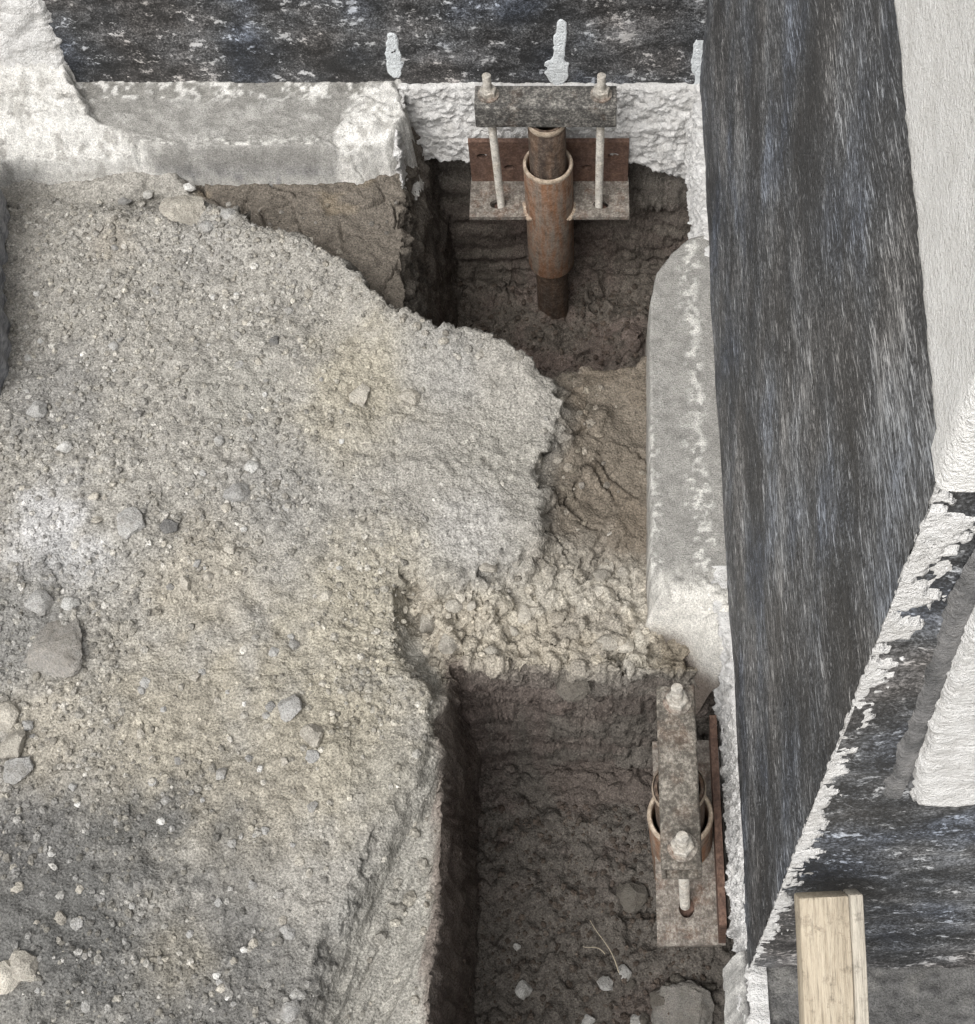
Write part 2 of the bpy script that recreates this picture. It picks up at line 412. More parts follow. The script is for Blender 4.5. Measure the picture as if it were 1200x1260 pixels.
# ------------------------------------------------------------------ ground
def axis(segs):
    out = []
    for a, b, st in segs:
        n = max(1, int(round((b - a) / st)))
        out += list(a + (b - a) * np.arange(n) / n)
    out.append(segs[-1][1])
    return np.array(out)
xs = axis([(-60, -8, 5.0), (-8, -2, 0.5), (-2, -1.16, 0.03), (-1.16, -0.335, 0.0032), (-0.335, -0.265, 0.0013), (-0.265, -0.205, 0.0030),
           (-0.205, -0.14, 0.0013), (-0.14, 0.26, 0.0030), (0.26, 0.40, 0.01), (0.40, 2, 0.1), (2, 8, 1.0), (8, 60, 6.0)])
ys = axis([(-60, -6, 6.0), (-6, -1, 0.5), (-1, 0.20, 0.03), (0.20, 0.725, 0.0030), (0.725, 0.745, 0.0018), (0.745, 0.800, 0.0004), (0.80, 1.70, 0.0031), (1.70, 1.865, 0.0045),
           (1.865, 1.95, 0.0008), (1.95, 2.2, 0.03), (2.2, 8, 0.8), (8, 60, 6.0)])
X, Y = np.meshgrid(xs, ys)
Z = base_height(X, Y)

def inside(poly, w0, w1, X, Y): return sst(w0, w1, -sdf(poly, X, Y))
in1 = inside(PIT1, 0.0, 0.04, X, Y); in2 = inside(PIT2, -0.004, 0.010, X, Y)
insh = inside(SHELF, 0.0, 0.04, X, Y) * (1 - in1) * (1 - in2)
inbl = inside(BACKLOW, 0.0, 0.03, X, Y) * (1 - in1)
insd = inside(SIDE, 0.0, 0.03, X, Y) * (1 - in2)
P = np.stack([X, Y, Z], -1)
def normals(P):
    du = np.gradient(P, axis=1); dv = np.gradient(P, axis=0)
    n = np.cross(du, dv); n /= (np.linalg.norm(n, axis=-1, keepdims=True) + 1e-12)
    return n
fine = sst(-1.30, -1.15, X) * sst(0.40, 0.27, X) * sst(0.1, 0.22, Y) * sst(2.1, 1.96, Y)
Nn = normals(P)
steep = 1 - np.clip(Nn[..., 2], 0, 1)
# lumps on every surface, layered along the vertical cuts
l1 = fbm(X, Y, Z, 28, 4, 41); l2 = fbm(X, Y, Z, 95, 3, 57)
strat = fbm(X * 0.22, Y * 0.22, Z * 1.9, 34, 4, 71)
lump = 0.009 * l1 + 0.0048 * l2
lump = lump + steep * (0.012 * strat + 0.010 * fbm(X, Y, Z * 1.5, 20, 4, 261))
f1, f2, cid = worley(X + 0.004 * l1, Y + 0.004 * l2, 75, 5)
peb = np.clip(0.55 - f1, 0, 1) * (cid > 0.45) * (0.5 + cid)
top = (1 - in1) * (1 - in2)
patch = sst(-0.15, 0.35, fbm(X, Y, 0, 7, 3, 91))
lump = lump + 0.0035 * peb * (1 - steep) * (0.35 + 0.65 * patch) * (1 - 0.5 * insh)
g1, g2, gid = worley(X + 0.006 * l2, Y, 150, 8)
lump = lump + 0.0022 * np.clip(0.6 - g1, 0, 1) * (1 - steep)
# drying cracks in the clay of the shelf and the low back soil
wx = X + 0.022 * fbm(X, Y, 0, 20, 4, 101); wy = Y + 0.022 * fbm(X, Y, 0, 20, 4, 111)
k1, k2, kid = worley(wx * 1.15, wy * 0.8, 13, 23)
crack = sst(0.06, 0.0, k2 - k1) * sst(-0.1, 0.35, fbm(X, Y, 0, 9, 2, 131))
lump = lump * (1 - 0.45 * insh * sst(0.9, 1.05, Y)) - 0.020 * crack * np.clip(insh + inbl + 0.8 * in1 * (1 - steep), 0, 1)
lump = lump + 0.006 * (kid - 0.5) * insh
# crumbly lumps on the shelf slope and the pit floors
c1, c2, c3 = worley(X + 0.01 * l1, Y + 0.01 * l2, 42, 77)
crumb = np.clip(0.6 - c1, 0, 1) * (c3 > 0.35)
lump = lump + 0.007 * crumb * np.clip(0.7 * insh * sst(1.0, 0.85, Y) + in2 * (1 - steep) * 0.9 + 0.6 * in1 * (1 - steep), 0, 1)
ga, gb = atz(528, 890, ZP), atz(402, 1150, ZP); gl = math.hypot(gb[0] - ga[0], gb[1] - ga[1]); gu = ((gb[0] - ga[0]) / gl, (gb[1] - ga[1]) / gl)
U_ = X * gu[0] + Y * gu[1]; V_ = -X * gu[1] + Y * gu[0]
bank = insd * (1 - in2)
lump = lump * (1 - 0.5 * bank) + bank * 0.016 * fbm(V_ * 3.0, U_ * 0.25, 0, 26, 4, 221)
b1, b2, b3 = worley(X + 0.012 * l1 + Z * 0.6, Y + 0.012 * l2 + Z * 0.5, 30, 177)
blk = np.clip(steep * 1.6, 0, 1) * top * (1 - bank) + insh * sst(1.05, 0.88, Y) + (0.5 * in1 + 0.15 * in2) * (1 - steep)
lump = lump + (0.024 * (b3 - 0.5) - 0.008 * sst(0.10, 0.0, b2 - b1) + 0.012 * fbm(X, Y, Z, 60, 4, 231, 0.65)) * np.clip(blk, 0, 1)
d1, d2, d3 = worley(X * 0.7 + Z * 0.35, Z * 1.6 + Y, 55, 191)
lump = lump + steep * (in1 + in2) * sst(-0.17, -0.13, X) * (0.016 * (d3 - 0.5) - 0.008 * sst(0.12, 0.0, d2 - d1))
lump = lump + (in2 + in1) * (1 - steep) * 0.012 * fbm(X, Y, 0, 40, 4, 199) + in1 * (1 - steep) * 0.045 * fbm(X, Y, 0, 11, 3, 207)
P = P + Nn * (lump * fine)[..., None]

# soil colours: dry grey dust, tan clay patches, dark damp soil in the pits
def blend(X, Y):
    base = np.array(srgb(160, 156.5, 149)); C = np.zeros(X.shape + (3,)) + base
    nn = 0.5 * fbm(X, Y, 0, 9, 4, 201) + 0.5 * fbm(X, Y, 0, 30, 3, 207)
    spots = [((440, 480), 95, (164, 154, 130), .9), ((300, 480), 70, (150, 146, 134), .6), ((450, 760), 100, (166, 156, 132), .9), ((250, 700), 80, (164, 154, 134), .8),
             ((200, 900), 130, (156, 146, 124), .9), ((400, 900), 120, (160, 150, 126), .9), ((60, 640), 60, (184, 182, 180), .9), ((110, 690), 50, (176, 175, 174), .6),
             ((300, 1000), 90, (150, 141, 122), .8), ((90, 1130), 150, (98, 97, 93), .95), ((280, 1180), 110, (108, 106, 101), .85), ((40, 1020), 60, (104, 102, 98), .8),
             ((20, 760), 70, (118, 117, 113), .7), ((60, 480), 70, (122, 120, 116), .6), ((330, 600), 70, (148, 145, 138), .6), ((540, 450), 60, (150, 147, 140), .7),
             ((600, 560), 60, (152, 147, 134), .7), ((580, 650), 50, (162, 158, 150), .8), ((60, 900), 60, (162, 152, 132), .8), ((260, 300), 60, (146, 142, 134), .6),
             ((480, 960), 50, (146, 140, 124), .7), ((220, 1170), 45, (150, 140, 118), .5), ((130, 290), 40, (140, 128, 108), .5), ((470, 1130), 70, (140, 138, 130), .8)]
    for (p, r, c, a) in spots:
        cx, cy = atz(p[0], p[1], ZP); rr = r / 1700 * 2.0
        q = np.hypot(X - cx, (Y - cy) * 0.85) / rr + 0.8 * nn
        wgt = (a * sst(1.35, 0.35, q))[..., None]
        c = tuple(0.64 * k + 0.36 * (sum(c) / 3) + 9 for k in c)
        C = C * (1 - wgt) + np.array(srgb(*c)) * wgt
    return C, nn
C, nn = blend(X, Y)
def over(C, wgt, c): 
    wgt = np.clip(wgt, 0, 1)[..., None]; return C * (1 - wgt) + np.array(srgb(*c)) * wgt
C = over(C, insd, (160, 157, 149))
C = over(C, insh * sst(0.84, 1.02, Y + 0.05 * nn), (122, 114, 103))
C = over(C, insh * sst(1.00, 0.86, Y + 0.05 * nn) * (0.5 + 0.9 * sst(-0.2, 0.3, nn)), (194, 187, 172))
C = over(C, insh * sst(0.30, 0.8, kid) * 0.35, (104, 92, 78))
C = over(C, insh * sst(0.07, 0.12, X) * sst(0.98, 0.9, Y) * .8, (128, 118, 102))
C = over(C, inbl, (116, 109, 100))
C = over(C, inbl * sst(0.1, 0.5, nn) * 0.7, (140, 128, 110))
C = over(C, in1, (112, 105, 97))
C = over(C, in1 * sst(-0.1, 0.4, nn) * 0.6, (128, 113, 106))
C = over(C, in2, (104, 99, 93))
C = over(C, in2 * sst(0.0, 0.4, nn) * sst(0.5, 0.65, Y) * 0.6, (108, 97, 92))
C = over(C, inside(PIT2, -0.014, 0.0, X, Y) * sst(-0.16, -0.185, X) * 0.7, (118, 107, 99))
bands = sst(-0.1, 0.4, fbm(X * 0.2, Y * 0.2, Z * 2.4, 26, 3, 301)) * steep
C = over(C, bands * (in1 + in2) * 0.6, (94, 84, 79))
red = sst(0.12, 0.38, fbm(X, Y, Z, 8, 3, 251))
C = over(C, (in1 + in2) * red * 0.35, (108, 94, 88))
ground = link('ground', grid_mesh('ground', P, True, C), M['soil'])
tag(ground, kind='structure')

def ground_z(x, y):
    i = np.clip(np.searchsorted(xs, x), 0, len(xs) - 1); j = np.clip(np.searchsorted(ys, y), 0, len(ys) - 1)
    return P[j, i, 2]

# ------------------------------------------------------------------ walls and footings
def patch_Y(name, x0, x1, z0, z1, y, res, amp, mat, parent, f=40, seed=0, heightfn=None, colfn=None, back=0.02):
    """vertical sheet facing -Y with relief"""
    gx = np.linspace(x0, x1, max(2, int((x1 - x0) / res) + 1)); gz = np.linspace(z0, z1, max(2, int((z1 - z0) / res) + 1))
    GX, GZ = np.meshgrid(gx, gz)
    h = amp * fbm(GX, 0 * GX, GZ, f, 4, seed)
    if heightfn is not None: h = h + heightfn(GX, GZ)
    PP = np.stack([GX, y - h, GZ], -1)
    o = link(name, grid_mesh(name, PP, True, None if colfn is None else colfn(GX, GZ)), mat)
    if parent: world_child(o, parent)
    return o
def patch_X(name, y0, y1, z0, z1, x, res, amp, mat, parent, f=(40, 40), seed=0, heightfn=None):
    """vertical sheet facing -X with relief"""
    gy = np.linspace(y0, y1, max(2, int((y1 - y0) / res) + 1)); gz = np.linspace(z0, z1, max(2, int((z1 - z0) / res) + 1))
    GY, GZ = np.meshgrid(gy, gz)
    h = amp * fbm(GY * f[0] / 40, 0 * GY, GZ * f[1] / 40, 40, 4, seed)
    if heightfn is not None: h = h + heightfn(GY, GZ)
    PP = np.stack([x - h, GY, GZ], -1)
    o = link(name, grid_mesh(name, PP, True, None, flip=True), mat)
    if parent: world_child(o, parent)
    return o
def ragged(poly, x, z, f1=30, a1=0.012, f2=110, a2=0.006, seed=0):
    return sdf(poly, x, z) + a1 * fbm(x, 0 * x, z, f1, 4, seed) + a2 * fbm(x, 0 * x, z, f2, 3, seed + 5)
def core(name, x0, x1, y0, y1, z0, z1, mat, parent):
    bm = bmesh.new(); bm_box(bm, x0, x1, y0, y1, z0, z1)
    return world_child(link(name, bm_mesh(name, bm), mat), parent)

# --- back wall
bw = empty('foundation_wall', (-0.4, WY, ZF))
tag(bw, 'black coated foundation wall running across the top, with white drips', 'wall')
core('wall_core', -3.5, WX + 0.3, WY + 0.03, WY + 0.30, -0.04, 2.4, M['plaster'], bw)
coat_poly = None
def back_relief(x, z):
    return 0.003 * (fbm(x, 0 * x, z * 3, 12, 3, 311))
patch_Y('coating', -1.02, WX + 0.02, ZF - 0.006, 0.9, WY, 0.004, 0.004, M['coat_back'], bw, 40, 21, back_relief)
# white plaster on the left end of the wall, over the coating, ragged edge
e0 = atY(52, -60, WY); e1 = atY(62, 0, WY); e2 = atY(80, 60, WY); e3 = atY(97, 112, WY)
PL = [(-3.4, -0.1), (e3[0] + 0.03, -0.1), e3, e2, e1, e0, (e0[0] - 0.02, 0.9), (-3.4, 0.9)]
def pl_h(x, z):
    s = ragged(PL, x, z, 40, 0.010, 160, 0.008, 31)
    return 0.016 * sst(0.004, -0.02, s) - 0.007 + 0.007 * fbm(x, 0 * x, z, 45, 4, 37) * sst(0.0, -0.03, s)
patch_Y('plaster', -1.6, e3[0] + 0.10, 0.0, 0.9, WY, 0.003, 0.0, M['mortar'], bw, 40, 5, pl_h)
# white runs of paint
def drip(name, pts, parent, seed):
    """pts: (px, py, half width px) down the wall"""
    q = [(*atY(x, y, WY), 1.55 * w / 1700 * 2.35) for x, y, w in pts]
    xa = min(p[0] - p[2] for p in q) - 0.012; xb = max(p[0] + p[2] for p in q) + 0.012
    za = min(p[1] for p in q) - 0.012; zb = max(p[1] for p in q) + 0.012
    def hf(x, z):
        s = np.full(x.shape, 1e9)
        for i in range(len(q) - 1):
            (ax, az, aw), (bx, bz, bw_) = q[i], q[i + 1]
            t = np.clip(((x - ax) * (bx - ax) + (z - az) * (bz - az)) / ((bx - ax) ** 2 + (bz - az) ** 2), 0, 1)
            s = np.minimum(s, np.hypot(x - ax - t * (bx - ax), z - az - t * (bz - az)) - (aw + t * (bw_ - aw)))
        s = s + 0.004 * fbm(x, 0 * x, z * 0.5, 120, 3, seed)
        return 0.0062 * sst(0.0008, -0.0015, s) - 0.0035
    return patch_Y(name, xa, xb, za, zb, WY, 0.0016, 0.001, M['drip'], parent, 90, seed, hf)
drip('paint_drip', [(483, 45, 4), (484, 60, 6), (486, 80, 7), (486, 88, 6)], bw, 3)
drip('paint_drip', [(692, 28, 3), (690, 45, 5), (688, 70, 5), (685, 84, 11), (686, 92, 9), (688, 103, 4)], bw, 4)
drip('paint_drip', [(865, 55, 8), (864, 75, 9), (866, 95, 8), (866, 130, 5)], bw, 6)

# footing along the back wall: heightfield block with a worn top
FX1 = atz(462, 200, ZF)[0]
FY = atz(300, 181, ZF)[1]
fx = axis([(-1.7, -1.1, 0.05), (-1.1, FX1 + 0.06, 0.0035)]); fy = axis([(FY - 0.03, FY + 0.03, 0.0016), (FY + 0.03, WY + 0.02, 0.0035)])
GX, GY = np.meshgrid(fx, fy)
FP = [(-2.0, FY), (atz(380, 181, ZF)[0], FY), (atz(452, 176, ZF)[0], FY + 0.004), (atz(500, 150, ZF)[0], FY + 0.06), (atz(492, 112, ZF)[0], WY - .01), (atz(492, 112, ZF)[0], WY + 0.05), (-2.0, WY + 0.05)]
n_a = fbm(GX, GY, 0, 30, 4, 401); n_b = fbm(GX, GY, 0, 110, 3, 407)
s = sdf(FP, GX, GY) + 0.002 * n_a + 0.0008 * n_b + 0.028 * sst(FX1 - 0.10, FX1, GX) * n_a
GZ = ZF + 0.0025 * n_b + 0.003 * n_a + (-0.16) * sst(-0.006, 0.016, s) - 0.010 * sst(-0.02, 0.0, s) * sst(0.1, 0.5, n_a)
GZ = GZ + 0.016 * sst(-.002, .03, GY - WY + 0.03) * 0.3
# splashes of mortar on the top: along the left and at the broken right end
SPL = [[(-2, 0), atz(95, 108, ZF), atz(120, 150, ZF), atz(195, 185, ZF), atz(200, 240, ZF), (-2, 1.4)],
       [atz(500, 100, ZF), atz(452, 108, ZF), atz(430, 140, ZF), atz(405, 172, ZF), atz(400, 215, ZF), atz(520, 240, ZF)]]
SPL[0] = [(-2, WY + .1), (atz(95, 108, ZF)[0], WY + .1)] + SPL[0][1:5] + [(-2, 1.4)]
n_c = fbm(GX, GY, 0, 75, 4, 411, 0.65); n_b2 = fbm(GX, GY, 0, 210, 2, 417)
sp0 = sdf(SPL[0], GX, GY) + 0.018 * n_a + 0.012 * n_b
sp1 = sdf(SPL[1], GX, GY) + 0.020 * n_a + 0.012 * n_b
GZ = GZ + (0.012 + 0.006 * n_a + 0.008 * n_c + 0.004 * n_b2 + 0.045 * np.exp(-(WY - GY) / 0.035) - 0.045 * sst(FY + 0.07, FY, GY)) * sst(0.004, -0.012, sp0) * sst(0.02, -0.01, s) + (0.008 + 0.008 * n_a + 0.007 * n_c + 0.003 * n_b2 - 0.03 * sst(FY + 0.05, FY, GY)) * sst(0.004, -0.012, sp1) * sst(0.02, -0.01, s)
FC = np.zeros(GX.shape + (3,)) + np.array(srgb(146, 144, 139))
lip = atz(300, 150, ZF)[1]
FC = over(FC, sst(0.05, 0.35, n_a) * 0.6, (172, 170, 165))
FC = over(FC, sst(0.05, 0.28, n_b) * sst(FY + 0.035, FY + 0.005, GY) * sst(-0.005, -0.008, s), (206, 204, 198))
FC = over(FC, sst(WY - 0.05, WY - 0.03, GY) * sst(0.0, 0.3, n_b + n_a) * 0.9, (212, 210, 205))
n_f = fbm(GX, GY, GZ, 60, 4, 431)
FC = over(FC, sst(0.0, 0.006, s) * 0.95, (124, 124, 127)); FC = over(FC, sst(0.0, 0.006, s) * sst(-0.1, 0.25, n_f + 0.5 * sst(0.055, 0.03, GZ) - 0.2) * 0.9, (190, 188, 182))
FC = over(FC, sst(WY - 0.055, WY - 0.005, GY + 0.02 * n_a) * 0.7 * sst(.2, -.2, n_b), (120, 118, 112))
FC = over(FC, sst(0.004, -0.010, sp0), (200, 198, 193)); FC = over(FC, sst(0.004, -0.010, sp1), (206, 204, 199))
FC = over(FC, sst(0.004, -0.01, np.minimum(sp0, sp1)) * sst(0.1, 0.35, n_f) * 0.7, (150, 147, 141))
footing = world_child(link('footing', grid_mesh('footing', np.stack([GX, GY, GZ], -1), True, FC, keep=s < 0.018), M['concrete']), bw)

# broken face of the footing left where the bracket was cut in: rough white concrete
def broken_face(name, parent, s0, s1, along, wall, depth, ztop, zbot, res, seed, amp=0.016, mat='mortar'):
    """ragged vertical face under a wall; along='x' faces -Y, along='y' faces -X. zbot: function of s"""
    ss = np.arange(s0, s1 + res / 2, res); tt = np.concatenate([np.linspace(-0.12, 0, 5)[:-1], np.linspace(0, 1, int(0.17 / res)), 1 + np.linspace(0, 0.5, 7)[1:]])
    S, T = np.meshgrid(ss, tt)
    zb = zbot(S)
    tc = np.clip(T, 0, 1)
    z = ztop + (zb - ztop) * tc
    n1 = fbm(S, 0 * S, z, 30, 5, seed, 0.6); n2 = fbm(S * 0.8, 0 * S, z * 1.3, 150, 3, seed + 3)
    w1, w2, w3 = worley(S * 0.8 + 0.01 * n1, z * 1.2 + 0.01 * n2, 45, seed)
    flake = np.abs(fbm(S * 0.5, 0 * S, z * 1.3, 55, 3, seed + 9))
    h = depth(S, tc) + 0.5 * amp * n1 + 0.005 * n2 - 0.006 * flake + 0.005 * (w3 - 0.5) - 0.002 * sst(0.10, 0.0, w2 - w1) + 0.006 * fbm(S, 0 * S, z, 75, 4, seed + 21, 0.7)
    h = np.where(T < 0, h * (1 + T / 0.12) - 0.02 * (-T / 0.12), h)
    h = np.where(T > 1, h - (T - 1) * 0.35, h)
    z = z + 0.004 * n2
    z = np.where(T < 0, ztop + 0.002 + 0.004 * n2, z)
    if along == 'x': PP = np.stack([S, wall - h, z], -1); fl = True
    else: PP = np.stack([wall - h, S, z], -1); fl = False
    o = link(name, grid_mesh(name, PP, True, None, flip=fl), M[mat])
    return world_child(o, parent)
zb_tab = [(485, 190), (500, 196), (530, 186), (570, 190), (640, 188), (700, 188), (760, 190), (790, 198), (830, 208), (862, 212), (900, 215)]
zx = [atY(a, b, WY)[0] for a, b in zb_tab]; zz = [atY(a, b, WY)[1] for a, b in zb_tab]
def zb_back(S): return np.interp(S, zx, zz) + 0.010 * fbm(S, 0 * S, 0, 28, 4, 61)
broken_face('broken_footing', bw, FX1 - 0.03, WX + 0.02, 'x', WY, lambda S, t: 0.012 + 0.02 * sst(zx[1] + 0.02, zx[1] - 0.03, S) + 0.008 * t, ZF, zb_back, 0.0028, 611)
# broken cheek of the footing at the left of the back pit (faces the pit)
cx0 = -0.305
broken_face('broken_cheek', bw, FY - 0.02, WY - 0.01, 'y', cx0, lambda S, t: -0.012 - 0.0 * t, ZF - 0.004, lambda S: -0.05 + 0.03 * fbm(S, 0 * S, 0, 20, 3, 5), 0.003, 631)
for ob in [c for c in bw.children if c.name.startswith('broken_cheek')]:
    ob.data.transform(Matrix.Translation((2 * cx0, 0, 0)) @ Matrix.Diagonal((-1, 1, 1, 1))); ob.data.flip_normals()

# --- side wall
sw = empty('foundation_side_wall', (WX, CORY, ZF))
tag(sw, 'tall side wall with streaky black brushed coating and white plaster above', 'wall')
core('wall_core', WX + 0.03, WX + 0.28, CORY + 0.03, WY + 0.28, -0.06, 2.4, M['plaster'], sw)
core('return_core', WX + 0.29, 2.6, CORY + 0.031, CORY + 0.28, -0.06, 2.4, M['plaster'], sw)
yt0, zt0 = atX(1110, 0, WX); yt1, zt1 = atX(1165, 565, WX)
def ztop_at(y): return zt1 + (zt0 - zt1) * (y - yt1) / (yt0 - yt1) * sst(2.4, .3, y)
def side_h(y, z):
    return 0.002 * fbm(y * 0.2, 0 * y, z, 70, 4, 517) + 0.003 * fbm(y, 0 * y, z, 6, 3, 519)
patch_X('coating', CORY - 0.002, WY + 0.01, ZF - 0.01, 1.245, WX, 0.0042, 0.0016, M['coat_side'], sw, (10, 60), 23, side_h)
def plt_h(y, z):
    s = ztop_at(y) - z + 0.002 * fbm(y, 0 * y, z, 60, 4, 77) + 0.003 * fbm(y, 0 * y, z, 260, 3, 79)
    return 0.010 * sst(0.004, -0.010, s) - 0.0055 + 0.0007 * fbm(y, 0 * y, z, 22, 3, 71)
patch_X('plaster', CORY + 0.002, WY + 0.01, 1.06, 2.4, WX, 0.006, 0.0, M['plaster'], sw, (40, 40), 29, plt_h)
# end face of the wall, facing the viewer
def end_h(x, z): return 0.003 * fbm(x, 0 * x, z, 14, 3, 531)
patch_Y('end_coating', WX + 0.002, 1.2, ZF - 0.01, 1.235, CORY, 0.005, 0.004, M['coat_end'], sw, 40, 61, end_h)
KB = (yt1 - CORY) / (zt1 - ZF)
def eY(px, py):
    x, y, d = ray(px, py); k = (CORY + KB * (CAMZ - ZF)) / (y - KB * d)
    return (x * k, CAMZ + d * k)
# raised bead and plaster field of the end face
g0, g1 = eY(1222, 640), eY(1100, 977)
EP = [eY(1245, 640), eY(1200, 717), eY(1160, 823), eY(1138, 880), eY(1124, 945), eY(1118, 978), (1.2, eY(1200, 984)[1]), (1.2, eY(1260, 640)[1] + 0.25), (eY(1260, 640)[0] + 0.05, eY(1260, 640)[1] + 0.25)]
def ep_h(x, z):
    s = np.minimum(ragged(EP, x, z, 26, 0.003, 170, 0.003, 91), zt1 - 0.02 - z + 0.02 * fbm(x, 0 * x, z, 40, 4, 191))
    return 0.018 * sst(0.002, -0.008, s) - 0.006 + 0.003 * fbm(x, 0 * x, z, 50, 4, 93)
EP = EP
patch_Y('end_plaster', WX + 0.004, 0.95, 0.62, 1.45, CORY, 0.003, 0.0, M['mortar'], sw, 40, 95, ep_h)
patch_Y('upper_plaster', WX + 0.003, 0.95, 1.445, 2.4, CORY - 0.010, 0.012, 0.002, M['plaster'], sw, 40, 195)
zc = np.arange(zt1 - 0.012, 2.4, 0.006); pc = [(WX - 0.0046, CORY + 0.016), (WX - 0.0050, CORY + 0.004), (WX - 0.0050, CORY - 0.006), (WX - 0.002, CORY - 0.012), (WX + 0.006, CORY - 0.0135), (WX + 0.02, CORY - 0.0135)]
PC = np.array([[(x + 0.0008 * math.sin(z * 60 + y * 90), y, z) for x, y in pc] for z in zc])
world_child(link('corner_plaster', grid_mesh('corner_plaster', PC, True), M['plaster']), sw)
def bead_h(x, z):
    d = sdl([g0, g1], x, z) + 0.0018 * fbm(x, 0 * x, z, 90, 3, 97)
    return 0.009 * sst(0.012, 0.005, d) - 0.004
patch_Y('bead', g1[0] - 0.03, g0[0] + 0.03, g1[1] - 0.0, g0[1], CORY, 0.003, 0.001, M['concrete_trim'], sw, 60, 99, bead_h)
# white chipped arris of the corner
def arris(name, y_or, parent):
    zs = np.arange(ZF - 0.005, ZT - 0.005, 0.0022); us = np.linspace(-0.016, 0.040, 34)
    U, Zg = np.meshgrid(us, zs)
    n = fbm(U * 0.4, 0 * U, Zg, 44, 5, 701, 0.65); n2 = fbm(U, 0 * U, Zg, 190, 3, 703)
    wide = 0.013 + 0.024 * n + 0.012 * n2 + 0.010 * sst(0.75, 1.1, Zg) * (0.6 + n)
    h = 0.0055 * sst(wide + 0.002, wide - 0.002, U) - 0.0038 + 0.0012 * n2
    hl = 0.006 * sst(-0.004 - 0.006 * n2, 0.001, U) - 0.0045
    x = np.where(U >= 0, WX + U, WX - hl); y = np.where(U >= 0, CORY - h, CORY - U)
    # round corner between the two sheets
    x = np.where((U >= 0) & (U < 0.004), WX + U - 0.001, x)
    PP = np.stack([x, y, Zg], -1)
    return world_child(link(name, grid_mesh(name, PP, True), M['mortar']), parent)
arris('chipped_arris', CORY, sw)
# footing top beside the side wall: rounded block between the pits
sf_poly = pz([(801, 735), (800, 600), (799, 450), (800, 372), (808, 335), (826, 310), (848, 292), (874, 286)], ZF) + [(WX + 0.05, atz(874, 286, ZF)[1]), (WX + 0.05, atz(880, 800, ZF)[1])] + pz([(886, 800), (872, 790), (858, 768), (832, 752), (812, 738)], ZF)
fx = axis([(0.06, 0.125, 0.0014), (0.125, WX + 0.02, 0.003)]); fy = axis([(0.76, 1.55, 0.0028)])
GX, GY = np.meshgrid(fx, fy)
n_a = fbm(GX, GY, 0, 30, 4, 801); n_b = fbm(GX, GY, 0, 120, 3, 807)
endw = sst(atz(830, 690, ZF)[1], atz(830, 735, ZF)[1], GY + 0.02 * n_a)
s = sdf(sf_poly, GX, GY) + 0.0012 * n_a + 0.0010 * n_b + endw * 0.012 * fbm(GX, GY, 0, 24, 2, 833)
GZ = ZF + 0.001 * n_b - 0.24 * (sst(-0.0005, 0.006, s) * (1 - endw) + sst(-0.02, 0.045, s) * endw) - 0.003 * sst(-0.004, 0.0, s) + endw * (0.014 * n_a + 0.006 * n_b - 0.02 * sst(-0.05, 0.0, s))
SC = np.zeros(GX.shape + (3,)) + np.array(srgb(148, 146, 141))
edge = np.minimum(np.abs(GX - 0.165), 9)
SC = over(SC, sst(0.022, 0.006, np.abs(GX - 0.168) + 0.02 * n_a) * sst(-0.05, 0.30, n_b + 0.4 * n_a) * 0.9, (208, 206, 200))
SC = over(SC, sst(-0.022, -0.004, s + 0.015 * n_a) * sst(-0.05, 0.25, n_b) * 0.8 * sst(1.3, 1.0, GY), (204, 202, 196))
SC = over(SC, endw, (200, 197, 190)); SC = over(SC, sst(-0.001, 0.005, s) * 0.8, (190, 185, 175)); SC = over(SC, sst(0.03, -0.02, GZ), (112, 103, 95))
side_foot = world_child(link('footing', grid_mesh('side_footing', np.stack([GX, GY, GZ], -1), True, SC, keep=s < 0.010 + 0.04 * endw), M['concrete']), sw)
# broken, jagged footing edge over the front pit
tab = [(0.18, 0.085), (CORY, 0.07), (0.45, 0.02), (0.6, 0.0), (0.72, -0.02), (0.80, 0.0), (0.86, 0.03), (0.9, 0.03)]
broken_face('broken_footing', sw, 0.14, 0.90, 'y', WX, lambda S, t: 0.004 + 0.007 * t + 0.02 * sst(0.74, 0.86, S), ZF, lambda S: np.interp(S, [a for a, b in tab], [b for a, b in tab]) - 0.03 + 0.03 * fbm(S, 0 * S, 0, 26, 4, 83), 0.0028, 641, amp=0.010)
# broken edge over the back pit
broken_face('broken_corner', sw, 1.46, WY - 0.005, 'y', WX, lambda S, t: 0.010 + 0.008 * t, ZF + 0.0, lambda S: -0.03 + 0.03 * fbm(S, 0 * S, 0, 26, 4, 87), 0.0028, 651, amp=0.012)
# footing top in front of the end face
fx = axis([(0.178, 0.26, 0.003), (0.26, 1.3, 0.006)]); fy = axis([(0.10, CORY + 0.02, 0.003)])
GX, GY = np.meshgrid(fx, fy); n_a = fbm(GX, GY, 0, 30, 4, 821); n_b = fbm(GX, GY, 0, 120, 3, 827)
s = -(GX - 0.190) + 0.006 * n_a + 0.004 * n_b
GZ = ZF - 0.004 + 0.004 * n_a + 0.004 * n_b - 0.12 * sst(-0.003, 0.012, s)
EC = np.zeros(GX.shape + (3,)) + np.array(srgb(104, 103, 101))
EC = over(EC, sst(-0.006, -0.001, s) , (196, 194, 189)); EC = over(EC, sst(0.1, 0.4, n_a) * 0.5, (138, 136, 131)); EC = over(EC, sst(0.2, 0.5, n_b) * 0.5 , (66, 65, 66))
world_child(link('return_footing', grid_mesh('return_footing', np.stack([GX, GY, GZ], -1), True, EC, keep=s < 0.018), M['concrete']), sw)

